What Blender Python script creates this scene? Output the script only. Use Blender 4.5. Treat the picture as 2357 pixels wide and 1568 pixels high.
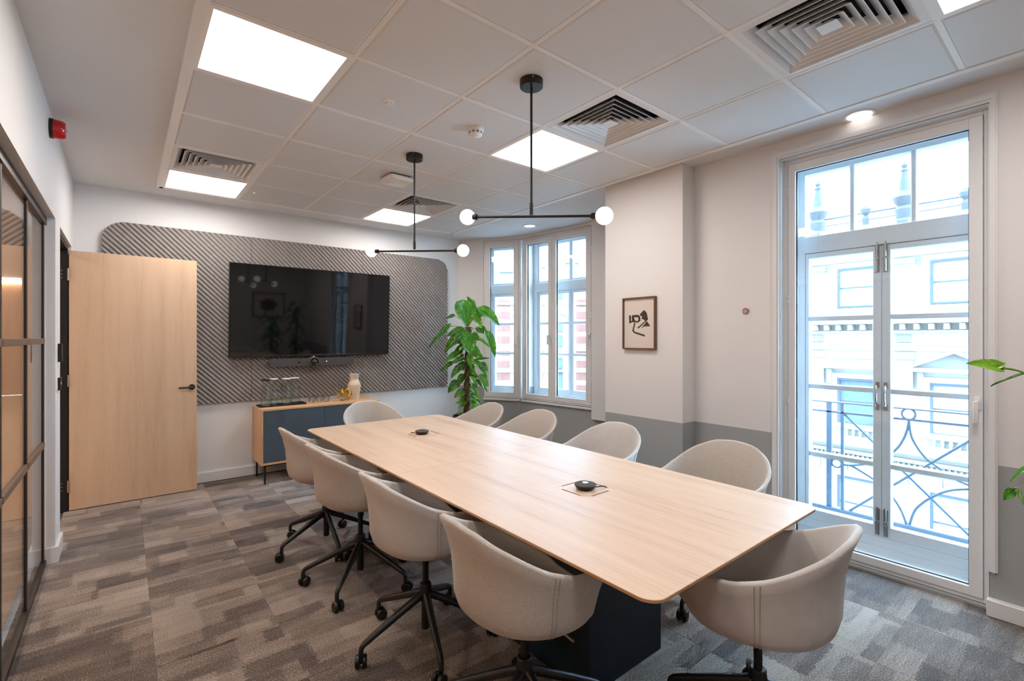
import bpy, bmesh, math, random
import numpy as np
from mathutils import Vector, Matrix, Euler
PI = math.pi
R_ = math.radians
scene = bpy.context.scene
for o in list(bpy.data.objects):
    bpy.data.objects.remove(o)
COL = scene.collection
random.seed(7)

# ------------------------------------------------------------------ camera, sky, exposure
EYE = Vector((0.0, 0.0, 1.45))
YAW = R_(39.0)
FPX = 1103.0
cam_d = bpy.data.cameras.new('camera')
cam_d.sensor_width = 36.0
cam_d.lens = FPX / 2357.0 * 36.0
cam_d.shift_y = -6.0 / 2357.0
cam_d.clip_start = 0.02
cam_d.clip_end = 300
cam = bpy.data.objects.new('camera', cam_d)
COL.objects.link(cam)
cam.location = EYE
cam.rotation_euler = (PI / 2, 0, -YAW)
scene.camera = cam

world = bpy.data.worlds.new('overcast_sky')
scene.world = world
world.use_nodes = True
bg = world.node_tree.nodes['Background']
bg.inputs[0].default_value = (0.50, 0.755, 1.0, 1)
bg.inputs[1].default_value = 28.0
PANEL_POWER = 18.0
scene.view_settings.view_transform = 'Standard'
scene.view_settings.look = 'None'
scene.view_settings.gamma = 1.0
scene.view_settings.use_curve_mapping = False
scene.view_settings.exposure = 0.08
scene.cycles.use_denoising = True
scene.cycles.use_adaptive_sampling = True
scene.cycles.adaptive_threshold = 0.08
scene.cycles.adaptive_min_samples = 20
scene.cycles.max_bounces = 8
scene.cycles.diffuse_bounces = 4
scene.cycles.glossy_bounces = 4
scene.cycles.transmission_bounces = 8
scene.cycles.transparent_max_bounces = 24
scene.cycles.caustics_reflective = False
scene.cycles.caustics_refractive = False
scene.cycles.sample_clamp_indirect = 6.0

# photograph pixel -> ray (a direction only; every use below fixes the depth from a surface or size)
FWD = Vector((math.sin(YAW), math.cos(YAW), 0))
RGT = Vector((math.cos(YAW), -math.sin(YAW), 0))
UPV = Vector((0, 0, 1))
def ray(u, v): return RGT * ((u - 1178.5) / FPX) + FWD + UPV * ((778 - v) / FPX)
def at_w(u, v, w): return EYE + ray(u, v) * w
def at_x(u, v, x): d = ray(u, v); return EYE + d * (x / d.x)
def at_z(u, v, z): d = ray(u, v); return EYE + d * ((z - EYE.z) / d.z)

# ------------------------------------------------------------------ materials
def s2l(c):
    return tuple((x / 12.92 if x <= 0.04045 else ((x + 0.055) / 1.055) ** 2.4) for x in [v / 255.0 for v in c])
class NT:
    def __init__(s, name):
        s.m = bpy.data.materials.new(name); s.m.use_nodes = True
        s.t = s.m.node_tree; s.n = s.t.nodes; s.l = s.t.links
        s.b = s.n['Principled BSDF']; s.out = s.n['Material Output']
    def node(s, typ, **kw):
        n = s.n.new(typ)
        for k, v in kw.items(): setattr(n, k, v)
        return n
    def link(s, a, b): s.l.new(a, b)
    def math(s, op, a, b=None, c=None):
        n = s.n.new('ShaderNodeMath'); n.operation = op
        for i, v in enumerate((a, b, c)):
            if v is None: continue
            if isinstance(v, (int, float)): n.inputs[i].default_value = v
            else: s.l.new(v, n.inputs[i])
        return n.outputs[0]
    def ramp(s, fac, stops):
        n = s.n.new('ShaderNodeValToRGB'); s.l.new(fac, n.inputs[0])
        e = n.color_ramp.elements
        while len(e) < len(stops): e.new(0.5)
        for el, (p, c) in zip(e, stops): el.position = p; el.color = (*c, 1)
        return n.outputs[0]
    def bump(s, h, strength=0.3, dist=0.002):
        n = s.n.new('ShaderNodeBump'); n.inputs['Strength'].default_value = strength
        n.inputs['Distance'].default_value = dist; s.l.new(h, n.inputs['Height'])
        s.l.new(n.outputs[0], s.b.inputs['Normal'])
    def noise(s, vec, scale, detail=2, rough=0.5):
        n = s.n.new('ShaderNodeTexNoise'); n.inputs['Scale'].default_value = scale
        n.inputs['Detail'].default_value = detail; n.inputs['Roughness'].default_value = rough
        if vec is not None: s.l.new(vec, n.inputs['Vector'])
        return n.outputs[0]
    def coord(s, kind='Object', scale=(1, 1, 1), loc=None):
        tc = s.n.new('ShaderNodeTexCoord'); mp = s.n.new('ShaderNodeMapping')
        mp.inputs['Scale'].default_value = scale
        s.l.new(tc.outputs[kind], mp.inputs[0])
        return mp.outputs[0]
def mat(name, col, rough=0.5, metal=0.0, spec=None, bump=None, var=0.0, scale=6.0, coat=0.0, sheen=0.0):
    t = NT(name); b = t.b
    c = s2l(col)
    b.inputs['Base Color'].default_value = (*c, 1)
    b.inputs['Roughness'].default_value = rough
    b.inputs['Metallic'].default_value = metal
    if spec is not None: b.inputs['Specular IOR Level'].default_value = spec
    if coat: b.inputs['Coat Weight'].default_value = coat; b.inputs['Coat Roughness'].default_value = 0.08
    if sheen: b.inputs['Sheen Weight'].default_value = sheen
    if var:
        f = t.noise(t.coord('Object'), scale, 3)
        t.link(t.ramp(f, [(0.25, tuple(x * (1 - var) for x in c)), (0.75, tuple(min(1, x * (1 + var)) for x in c))]), b.inputs['Base Color'])
    if bump:
        t.bump(t.noise(t.coord('Object'), bump[0], 2), bump[1], bump[2] if len(bump) > 2 else 0.001)
    return t.m
def emit(name, col, power):
    t = NT(name)
    t.b.inputs['Base Color'].default_value = (0.8, 0.8, 0.8, 1)
    t.b.inputs['Emission Color'].default_value = (*col, 1)
    t.b.inputs['Emission Strength'].default_value = power
    return t.m
def glass(name, tint=(1, 1, 1), ior=1.5, rough=0.0):
    t = NT(name); t.n.remove(t.b)
    tr = t.node('ShaderNodeBsdfTransparent'); tr.inputs[0].default_value = (*tint, 1)
    gl = t.node('ShaderNodeBsdfGlossy'); gl.inputs['Roughness'].default_value = rough
    # Schlick reflectance, the same from both sides of a thin sheet
    lw = t.node('ShaderNodeLayerWeight'); lw.inputs[0].default_value = 0.5
    f0 = ((ior - 1) / (ior + 1)) ** 2
    fac = t.math('ADD', f0, t.math('MULTIPLY', t.math('POWER', lw.outputs['Facing'], 5.0), 1 - f0))
    mx = t.node('ShaderNodeMixShader')
    t.link(fac, mx.inputs[0]); t.link(tr.outputs[0], mx.inputs[1]); t.link(gl.outputs[0], mx.inputs[2])
    t.link(mx.outputs[0], t.out.inputs[0])
    return t.m
def wood(name, light, dark, grain='y', rough=0.45, coat=0.0, fine=1.0):
    t = NT(name)
    sc = {'x': (1.2, 22, 22), 'y': (22, 1.2, 22), 'z': (22, 22, 1.2)}[grain]
    sc2 = {'x': (6, 240, 240), 'y': (240, 6, 240), 'z': (240, 240, 6)}[grain]
    a = t.noise(t.coord('Object', sc), 0.55, 5, 0.62)
    b = t.noise(t.coord('Object', sc2), 0.9 * fine, 3, 0.6)
    f = t.math('ADD', t.math('MULTIPLY', a, 0.62), t.math('MULTIPLY', b, 0.38))
    l, d = s2l(light), s2l(dark)
    t.link(t.ramp(f, [(0.33, d), (0.47, tuple(0.3 * x + 0.7 * y for x, y in zip(d, l))), (0.62, l)]), t.b.inputs['Base Color'])
    t.b.inputs['Roughness'].default_value = rough
    if coat: t.b.inputs['Coat Weight'].default_value = coat; t.b.inputs['Coat Roughness'].default_value = 0.32
    t.bump(b, 0.12, 0.0006)
    return t.m
def paint_two(name, top, low, z, rough=0.6):
    t = NT(name)
    g = t.node('ShaderNodeNewGeometry'); sp = t.node('ShaderNodeSeparateXYZ')
    t.link(g.outputs['Position'], sp.inputs[0])
    f = t.math('GREATER_THAN', sp.outputs[2], z)
    t.link(t.ramp(f, [(0.0, s2l(low)), (1.0, s2l(top))]), t.b.inputs['Base Color'])
    t.b.inputs['Roughness'].default_value = rough
    t.bump(t.noise(t.coord('Object'), 260, 2), 0.05, 0.0006)
    return t.m
def fabric(name, light, dark, weave=1.0, scuff=False):
    t = NT(name)
    a = t.noise(t.coord('Object', (520, 520, 45)), 1.0, 2, 0.6)
    b = t.noise(t.coord('Object', (40, 40, 700)), 1.0, 2, 0.6)
    c = t.noise(t.coord('Object'), 420, 1)
    d = t.noise(t.coord('Object'), 5, 3)
    f = t.math('ADD', t.math('MULTIPLY', t.math('ADD', t.math('ADD', a, b), c), 0.30 * weave), t.math('MULTIPLY', d, 1 - 0.9 * weave))
    l, k = s2l(light), s2l(dark)
    cr = t.ramp(f, [(0.30, k), (0.62, l)])
    if scuff:
        s = t.noise(t.coord('Object', (1, 1, 0.6)), 9, 5, 0.7)
        mx = t.node('ShaderNodeMixRGB'); mx.blend_type = 'MULTIPLY'
        t.link(t.ramp(s, [(0.62, (0, 0, 0)), (0.75, (0.45, 0.45, 0.45))]), mx.inputs[0])
        t.link(cr, mx.inputs[1]); mx.inputs[2].default_value = (0.45, 0.43, 0.42, 1)
        cr = mx.outputs[0]
    t.link(cr, t.b.inputs['Base Color'])
    t.b.inputs['Roughness'].default_value = 0.9
    t.b.inputs['Specular IOR Level'].default_value = 0.15
    t.b.inputs['Sheen Weight'].default_value = 0.25
    t.bump(t.math('ADD', t.math('ADD', a, b), c), 0.25 * weave, 0.001)
    return t.m
def carpet(name):
    t = NT(name)
    tc = t.node('ShaderNodeTexCoord'); oi = t.node('ShaderNodeObjectInfo')
    g = t.node('ShaderNodeNewGeometry')
    jn = t.node('ShaderNodeTexNoise'); jn.inputs['Scale'].default_value = 90; jn.inputs['Detail'].default_value = 2
    t.link(g.outputs['Position'], jn.inputs['Vector'])
    jv = t.node('ShaderNodeVectorMath'); jv.operation = 'MULTIPLY_ADD'
    t.link(jn.outputs['Color'], jv.inputs[0]); jv.inputs[1].default_value = (0.075, 0.035, 0); t.link(tc.outputs['Object'], jv.inputs[2])
    sp = t.node('ShaderNodeSeparateXYZ'); t.link(jv.outputs[0], sp.inputs[0])
    rnd = oi.outputs['Random']
    def wn(a, b, c):
        cb = t.node('ShaderNodeCombineXYZ'); w = t.node('ShaderNodeTexWhiteNoise'); w.noise_dimensions = '3D'
        for i, v in enumerate((a, b, c)):
            if isinstance(v, (int, float)): cb.inputs[i].default_value = v
            else: t.link(v, cb.inputs[i])
        t.link(cb.outputs[0], w.inputs['Vector']); return w.outputs['Value']
    def layer(fy, fx, k):
        y = t.math('ADD', t.math('MULTIPLY', sp.outputs[1], fy), t.math('MULTIPLY', rnd, 31.7 + k))
        band = t.math('FLOOR', y)
        x = t.math('ADD', t.math('MULTIPLY', sp.outputs[0], fx), t.math('MULTIPLY', wn(band, k, 3.1), 9.0))
        return wn(t.math('FLOOR', x), band, rnd)
    l1 = layer(9.0, 4.2, 1.0); l2 = layer(5.0, 2.2, 2.0); l3 = layer(16.0, 5.0, 5.0)
    mp = t.node('ShaderNodeMapping'); mp.inputs['Scale'].default_value = (5, 22, 1)
    t.link(tc.outputs['Object'], mp.inputs[0])
    st = t.noise(mp.outputs[0], 1.0, 3)
    pile = t.noise(g.outputs['Position'], 150, 3, 0.85)
    cloud = t.noise(g.outputs['Position'], 1.3, 2)
    v = t.math('ADD', t.math('MULTIPLY', l1, 0.30), t.math('MULTIPLY', l2, 0.36))
    v = t.math('ADD', v, t.math('MULTIPLY', l3, 0.06))
    v = t.math('ADD', v, t.math('MULTIPLY', st, 0.34))
    v = t.math('ADD', v, t.math('MULTIPLY', t.math('SUBTRACT', pile, 0.5), 2.0))
    cr = t.ramp(v, [(0.15, s2l((40, 35, 34))), (0.36, s2l((82, 71, 66))), (0.55, s2l((115, 100, 90))), (0.80, s2l((164, 151, 140)))])
    mx = t.node('ShaderNodeMixRGB'); mx.blend_type = 'MULTIPLY'; mx.inputs[0].default_value = 0.5
    t.link(cr, mx.inputs[1])
    t.link(t.ramp(cloud, [(0.35, (0.97, 0.94, 0.96)), (0.65, (1.0, 0.88, 0.76))]), mx.inputs[2])
    t.link(mx.outputs[0], t.b.inputs['Base Color'])
    t.b.inputs['Roughness'].default_value = 0.95
    t.b.inputs['Specular IOR Level'].default_value = 0.1
    t.b.inputs['Sheen Weight'].default_value = 0.35
    t.b.inputs['Sheen Roughness'].default_value = 0.5
    t.bump(pile, 0.6, 0.003)
    return t.m
def leaf_mat(name, dark, light, streak):
    t = NT(name)
    oi = t.node('ShaderNodeObjectInfo')
    n = t.noise(t.coord('Generated', (3, 1.5, 1)), 3.0, 4, 0.6)
    n2 = t.noise(t.coord('Generated', (9, 3, 1)), 2.0, 3, 0.6)
    v = t.math('ADD', n, t.math('MULTIPLY', t.math('SUBTRACT', oi.outputs['Random'], 0.5), 0.35))
    base = t.ramp(v, [(0.25, s2l(dark)), (0.8, s2l(light))])
    mx = t.node('ShaderNodeMixRGB')
    t.link(t.ramp(n2, [(0.56, (0, 0, 0)), (0.66, (0.75, 0.75, 0.75))]), mx.inputs[0])
    t.link(base, mx.inputs[1]); mx.inputs[2].default_value = (*s2l(streak), 1)
    t.link(mx.outputs[0], t.b.inputs['Base Color'])
    t.b.inputs['Roughness'].default_value = 0.28
    tl = t.node('ShaderNodeBsdfTranslucent'); t.link(mx.outputs[0], tl.inputs[0])
    ms = t.node('ShaderNodeMixShader'); ms.inputs[0].default_value = 0.25
    t.link(t.b.outputs[0], ms.inputs[1]); t.link(tl.outputs[0], ms.inputs[2]); t.link(ms.outputs[0], t.out.inputs[0])
    return t.m

M = {}
M['wall'] = mat('wall_paint', (234, 232, 231), 0.65, bump=(260, 0.05, 0.0006))
M['wall_dado'] = paint_two('two_tone_wall_paint', (234, 230, 228), (168, 170, 170), 0.785)
M['ceiling'] = mat('ceiling_plaster', (230, 229, 229), 0.75, bump=(200, 0.04, 0.0006))
t = NT('perforated_ceiling_metal')
vo = t.node('ShaderNodeTexVoronoi'); vo.inputs['Scale'].default_value = 1.0; vo.inputs['Randomness'].default_value = 0.0
t.link(t.coord('Object', (260, 260, 0.01)), vo.inputs['Vector'])
t.link(t.ramp(vo.outputs['Distance'], [(0.20, s2l((208, 207, 207))), (0.30, s2l((231, 230, 230)))]), t.b.inputs['Base Color'])
t.b.inputs['Roughness'].default_value = 0.5
M['tile'] = t.m
M['tbar'] = mat('grid_bar_white', (246, 242, 238), 0.35)
M['white'] = mat('white_gloss_paint', (236, 234, 233), 0.35)
M['white_out'] = mat('outside_white_paint', (232, 238, 242), 0.4, bump=(60, 0.05, 0.001))
M['plastic'] = mat('white_plastic', (238, 234, 230), 0.35)
M['greyplastic'] = mat('grey_plastic', (120, 122, 122), 0.5)
M['black'] = mat('black_powder_coat', (26, 25, 25), 0.42, bump=(400, 0.05, 0.0004))
M['frame_black'] = mat('dark_steel_frame', (46, 41, 38), 0.38)
M['rail_lit'] = mat('lit_tone_glazing_bar', (118, 98, 86), 0.4, metal=0.3)  # same dark coat as the frame, its lit look put into the colour
M['oak_table'] = wood('oak_veneer_table', (222, 190, 162), (190, 154, 126), 'y', 0.44, 0.12)
M['oak_edge'] = wood('oak_edge_banding', (190, 142, 98), (160, 112, 72), 'y', 0.45)
M['oak_edge_x'] = wood('oak_edge_banding_short', (190, 142, 98), (160, 112, 72), 'x', 0.45)
M['oak_door'] = wood('oak_veneer_door', (222, 189, 158), (200, 164, 132), 'z', 0.42)
M['oak_side_x'] = wood('oak_sideboard_lengthwise', (222, 178, 134), (196, 150, 106), 'x', 0.42)
M['oak_side_z'] = wood('oak_sideboard_upright', (220, 174, 130), (194, 146, 102), 'z', 0.42)
M['slot'] = mat('slot_recess_brown', (96, 58, 34), 0.6)
M['dark_gap'] = mat('dark_recess', (14, 14, 14), 0.8)
M['blue_grey'] = mat('slate_blue_lacquer', (78, 92, 106), 0.5, var=0.03)
M['navy'] = mat('dark_navy_plinth', (28, 42, 56), 0.34, bump=(300, 0.04, 0.0004))
M['linen'] = fabric('oatmeal_linen_weave', (208, 199, 190), (160, 151, 143), 1.0)
M['velour'] = fabric('plain_stone_wool', (204, 199, 195), (184, 179, 175), 0.35)
M['velour_scuff'] = fabric('scuffed_stone_wool', (200, 195, 191), (182, 177, 173), 0.35, scuff=True)
M['seam'] = mat('seam_thread', (168, 156, 146), 0.9)
M['carpet'] = carpet('carpet_tile_pile')
M['slab'] = mat('floor_screed', (70, 64, 60), 0.9)
M['felt'] = mat('ribbed_acoustic_felt', (160, 153, 149), 0.95, spec=0.1, var=0.06, scale=30, bump=(350, 0.4, 0.001))
t = NT('tv_screen_glass'); t.b.inputs['Base Color'].default_value = (0.004, 0.004, 0.005, 1); t.b.inputs['Roughness'].default_value = 0.045
t.b.inputs['Specular IOR Level'].default_value = 0.5
M['screen'] = t.m
M['tv_body'] = mat('tv_black_plastic', (16, 16, 17), 0.35)
M['charcoal'] = mat('charcoal_fabric_plastic', (72, 70, 71), 0.75, bump=(500, 0.3, 0.0006))
M['lens'] = mat('lens_glass_black', (6, 6, 8), 0.06, coat=1.0)
M['led_cyan'] = emit('led_cyan', (0.1, 0.8, 1.0), 2.0)
M['led_red'] = emit('led_red', (1.0, 0.05, 0.05), 1.2)
M['led_green'] = emit('led_green', (0.2, 1.0, 0.2), 2.0)
M['red'] = mat('red_sounder_plastic', (196, 14, 24), 0.18, coat=0.6)
M['gold'] = mat('brushed_gold', (208, 158, 62), 0.22, metal=1.0)
M['steel'] = mat('satin_steel', (176, 172, 166), 0.3, metal=1.0)
M['brass'] = mat('pale_brass', (196, 176, 150), 0.35, metal=1.0)
M['vase'] = mat('cream_ceramic', (220, 202, 178), 0.7, var=0.05, scale=20)
M['pane'] = glass('window_glass', (0.97, 0.99, 1.0), 1.45)
M['pane_part'] = glass('partition_glass', (0.96, 0.95, 0.94), 1.55)
M['carafe'] = glass('carafe_glass', (0.94, 0.968, 0.955), 1.7, 0.0)
M['tumbler'] = glass('tumbler_glass', (0.95, 0.95, 0.95), 1.75, 0.02)
M['pane_pic'] = glass('picture_glass', (1, 1, 1), 1.45)
M['panel_light'] = emit('panel_light_diffuser', (1.0, 0.955, 0.92), PANEL_POWER)
M['down_light'] = emit('downlight_diffuser', (1.0, 0.94, 0.88), 3.0)
M['globe'] = emit('opal_globe', (1.0, 0.90, 0.76), 1.5)
M['strip_light'] = emit('corridor_strip', (1.0, 0.93, 0.84), 25.0)
M['corr_fill'] = emit('corridor_fill_glow', (1.0, 0.84, 0.66), 26.0)
M['corr_wood'] = wood('corridor_wood_wall', (206, 150, 108), (184, 124, 84), 'z', 0.45)
M['corr_floor'] = wood('corridor_oak_floor', (206, 176, 144), (176, 144, 112), 'y', 0.4)
M['frame_wood'] = wood('walnut_picture_frame', (116, 84, 60), (86, 58, 40), 'z', 0.45)
M['paper'] = mat('print_paper', (238, 226, 216), 0.85)
M['ink'] = mat('print_ink', (62, 54, 46), 0.85)
M['leaf'] = leaf_mat('pothos_leaf', (22, 82, 24), (84, 158, 42), (176, 200, 84))
M['leaf_light'] = leaf_mat('pothos_leaf_young', (60, 124, 26), (140, 190, 50), (200, 210, 90))
M['stem'] = mat('plant_stem', (96, 128, 52), 0.5)
M['bark'] = mat('coir_pole', (92, 62, 40), 0.95, var=0.35, scale=60, bump=(120, 0.9, 0.006))
M['pot'] = mat('black_planter', (34, 33, 34), 0.5)
M['soil'] = mat('potting_soil', (52, 38, 30), 1.0, var=0.3, scale=40, bump=(80, 0.8, 0.006))
M['stone'] = mat('pale_limestone', (190, 186, 178), 0.85, var=0.05, scale=3, bump=(30, 0.15, 0.01))
M['stone_dark'] = mat('weathered_limestone', (150, 149, 147), 0.85, var=0.10, scale=5, bump=(20, 0.3, 0.02))
M['finial_dark'] = mat('darkened_finial_limestone', (84, 84, 86), 0.9, var=0.1, scale=6)  # finial stone darkened in colour to stand out against the overbright sky
M['out_glass'] = mat('facade_window_glass', (104, 120, 132), 0.1)
M['out_frame'] = mat('facade_sash_frame', (84, 92, 106), 0.5)
M['blind'] = mat('facade_blind', (184, 190, 194), 0.8)
M['brick'] = mat('red_brick', (132, 88, 78), 0.9, var=0.10, scale=4)
M['slate'] = mat('pale_slate_roof', (112, 116, 122), 0.8, var=0.08, scale=3)
M['iron'] = mat('railing_blue_grey_paint', (66, 78, 92), 0.5)
M['road'] = mat('street_asphalt', (120, 120, 122), 0.9)
M['water'] = glass('water', (0.97, 0.99, 0.98), 1.2)

# ------------------------------------------------------------------ mesh helpers
class MB:
    def __init__(s): s.v = []; s.f = []
    def add(s, vs, fs):
        o = len(s.v); s.v += [tuple(v) for v in vs]; s.f += [tuple(i + o for i in f) for f in fs]; return s
    def box(s, x0, x1, y0, y1, z0, z1):
        vs = [(x0, y0, z0), (x1, y0, z0), (x1, y1, z0), (x0, y1, z0), (x0, y0, z1), (x1, y0, z1), (x1, y1, z1), (x0, y1, z1)]
        return s.add(vs, [(0, 3, 2, 1), (4, 5, 6, 7), (0, 1, 5, 4), (1, 2, 6, 5), (2, 3, 7, 6), (3, 0, 4, 7)])
    def rbox(s, x0, x1, y0, y1, z0, z1, r=0.004, seg=2):
        bm = bmesh.new(); bmesh.ops.create_cube(bm, size=1.0)
        for v in bm.verts:
            v.co = Vector(((x0 + x1) / 2 + v.co.x * (x1 - x0), (y0 + y1) / 2 + v.co.y * (y1 - y0), (z0 + z1) / 2 + v.co.z * (z1 - z0)))
        bmesh.ops.bevel(bm, geom=list(bm.edges), offset=r, segments=seg, affect='EDGES', profile=0.5)
        bm.verts.index_update()
        s.add([v.co[:] for v in bm.verts], [tuple(v.index for v in f.verts) for f in bm.faces]); bm.free(); return s
    def prism(s, poly, z0, z1, axes='xyz', z0f=None):
        # poly in the first two axes, extruded on the third
        n = len(poly)
        idx = {'xyz': (0, 1, 2), 'yzx': (1, 2, 0), 'xzy': (0, 2, 1)}[axes]
        def P(a, b, c):
            o = [0, 0, 0]; o[idx[0]] = a; o[idx[1]] = b; o[idx[2]] = c; return tuple(o)
        vs = [P(a, b, z0) for a, b in poly] + [P(a, b, z1) for a, b in poly]
        fs = [tuple(range(n - 1, -1, -1)), tuple(range(n, 2 * n))] + [(i, (i + 1) % n, n + (i + 1) % n, n + i) for i in range(n)]
        return s.add(vs, fs)
    def tube(s, path, r, n=10, closed=False, caps=True, flat=1.0):
        P = [Vector(p) for p in path]; m = len(P)
        rs = r if isinstance(r, (list, tuple)) else [r] * m
        T = []
        for i in range(m):
            if closed: d = P[(i + 1) % m] - P[i - 1]
            else: d = P[min(i + 1, m - 1)] - P[max(i - 1, 0)]
            T.append(d.normalized())
        a = Vector((0, 0, 1)) if abs(T[0].z) < 0.9 else Vector((1, 0, 0))
        N = (a - T[0] * a.dot(T[0])).normalized()
        vs = []
        for i in range(m):
            N = (N - T[i] * N.dot(T[i])).normalized(); B = T[i].cross(N)
            for k in range(n):
                q = 2 * PI * k / n
                vs.append(P[i] + N * (math.cos(q) * rs[i]) + B * (math.sin(q) * rs[i] * flat))
        fs = []
        for i in range(m if closed else m - 1):
            j = (i + 1) % m
            for k in range(n):
                fs.append((i * n + k, i * n + (k + 1) % n, j * n + (k + 1) % n, j * n + k))
        if caps and not closed:
            fs.append(tuple(range(n - 1, -1, -1))); fs.append(tuple(range((m - 1) * n, m * n)))
        return s.add(vs, fs)
    def lathe(s, prof, n=32, o=(0, 0, 0), axis='z', rib=None):
        vs = []; m = len(prof)
        for j, (r, z) in enumerate(prof):
            for k in range(n):
                q = 2 * PI * k / n
                rr = r * (rib(j, k) if rib else 1.0)
                a, b = math.cos(q) * rr, math.sin(q) * rr
                if axis == 'z': vs.append((o[0] + a, o[1] + b, o[2] + z))
                elif axis == 'x': vs.append((o[0] + z, o[1] + a, o[2] + b))
                else: vs.append((o[0] + b, o[1] + z, o[2] + a))
        fs = []
        for j in range(m - 1):
            for k in range(n):
                fs.append((j * n + k, j * n + (k + 1) % n, (j + 1) * n + (k + 1) % n, (j + 1) * n + k))
        if prof[0][0] > 1e-6: fs.append(tuple(range(n - 1, -1, -1)))
        if prof[-1][0] > 1e-6: fs.append(tuple(range((m - 1) * n, m * n)))
        return s.add(vs, fs)
    def sphere(s, c, r, n=24, m=14):
        prof = [(max(1e-7, r * math.sin(PI * j / m)), -r * math.cos(PI * j / m)) for j in range(m + 1)]
        return s.lathe(prof, n, c)
    def xf(s, mtx):
        s.v = [tuple(mtx @ Vector(v)) for v in s.v]; return s
    def mesh(s, name, material, smooth=False):
        me = bpy.data.meshes.new(name); me.from_pydata(s.v, [], s.f); me.update()
        bm = bmesh.new(); bm.from_mesh(me)
        bmesh.ops.remove_doubles(bm, verts=bm.verts, dist=1e-6)
        bmesh.ops.recalc_face_normals(bm, faces=bm.faces); bm.to_mesh(me); bm.free()
        if material: me.materials.append(material)
        if smooth:
            me.shade_smooth()
            me.set_sharp_from_angle(angle=R_(smooth if smooth is not True else 40))
        return me
def link(name, me, parent=None, loc=None, rot=None):
    o = bpy.data.objects.new(name, me); COL.objects.link(o)
    if parent is not None: o.parent = parent
    if loc is not None: o.location = loc
    if rot is not None: o.rotation_euler = rot
    return o
def obj(name, mb, material, parent=None, smooth=False, loc=None, rot=None):
    return link(name, mb.mesh(name, material, smooth), parent, loc, rot)
def tag(o, label, cat, group=None, kind=None):
    o['label'] = label; o['category'] = cat
    if group: o['group'] = group
    if kind: o['kind'] = kind
    return o
def struct(o, label, cat):
    return tag(o, label, cat, kind='structure')
def thing(name, label, cat, loc=(0, 0, 0), rotz=0.0, group=None, kind=None):
    o = bpy.data.objects.new(name, None); o.empty_display_size = 0.1
    COL.objects.link(o); o.location = loc; o.rotation_euler = (0, 0, rotz)
    return tag(o, label, cat, group, kind)
def copy_tree(o, parent=None):
    c = o.copy(); COL.objects.link(c); c.parent = parent
    for ch in list(o.children): copy_tree(ch, c)
    return c
def spline(pts, n=8, closed=False):
    P = [Vector(p) for p in pts]; out = []; m = len(P)
    for i in range(m if closed else m - 1):
        if closed: a, b, c, d = P[i - 1], P[i], P[(i + 1) % m], P[(i + 2) % m]
        else: a, b, c, d = P[max(i - 1, 0)], P[i], P[i + 1], P[min(i + 2, m - 1)]
        for k in range(n):
            t = k / n
            out.append(0.5 * ((2 * b) + (c - a) * t + (2 * a - 5 * b + 4 * c - d) * t * t + (3 * b - a - 3 * c + d) * t ** 3))
    if not closed: out.append(P[-1])
    return out
def rrect(x0, x1, y0, y1, r, n=6, corners=(1, 1, 1, 1)):
    # corners: (x0y0, x1y0, x1y1, x0y1)
    pts = []
    for (cx, cy, a0, on, px, py) in ((x0 + r, y0 + r, PI, corners[0], x0, y0), (x1 - r, y0 + r, 1.5 * PI, corners[1], x1, y0),
                                     (x1 - r, y1 - r, 0, corners[2], x1, y1), (x0 + r, y1 - r, 0.5 * PI, corners[3], x0, y1)):
        if on:
            for k in range(n + 1): q = a0 + 0.5 * PI * k / n; pts.append((cx + r * math.cos(q), cy + r * math.sin(q)))
        else: pts.append((px, py))
    return pts

# ------------------------------------------------------------------ room constants
XL, XR, YB, YF = -0.345, 3.54, 5.69, -1.75
ZG, ZC = 2.79, 2.812
PIER_X, PIER_Y0, PIER_Y1 = 3.375, 2.06, 2.83
BA, BB, BD, BE = Vector((3.64, 5.69)), Vector((4.137, 4.919)), Vector((4.275, 3.77)), Vector((4.302, 3.545))
GX = [0.255 + 0.603 * i for i in range(6)]          # ceiling grid lines across
GY = [-1.362 + 0.602 * i for i in range(12)]          # ceiling grid lines along
LIGHTS = [(0, 6), (0, 10), (3, 6), (3, 10), (3, 2), (0, 2)]
VENTS = [(0, 9), (3, 5), (3, 3), (3, 9)]

# ---- floor and carpet tiles
fl = MB().prism([(XL - 0.1, YF - 0.1), (3.7, YF - 0.1), (3.7, 2.9), (4.35, 3.5), (4.35, 5.0), (3.75, 5.8), (XL - 0.1, 5.8)], -0.2, -0.006)
floor = struct(obj('floor', fl, M['slab']), 'carpeted meeting room floor of mottled taupe and grey tiles', 'floor')
T = 0.4994
tile_me = MB().rbox(-T / 2, T / 2, -T / 2, T / 2, -0.006, 0.0, 0.0007, 1).mesh('carpet_tile', M['carpet'])
ix0 = 0.11 - 0.5
for i in range(10):
    for j in range(16):
        cx, cy = ix0 + 0.5 * i + 0.25, -1.86 + 0.5 * j + 0.25
        if cy > 5.8 or cy < YF - 0.1: continue
        if cx > 3.7 and (cy < 2.9 or cx - 3.7 > 0.8): continue
        if cx > 4.4: continue
        link('carpet_tile', tile_me, floor, (cx, cy, 0))

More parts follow.
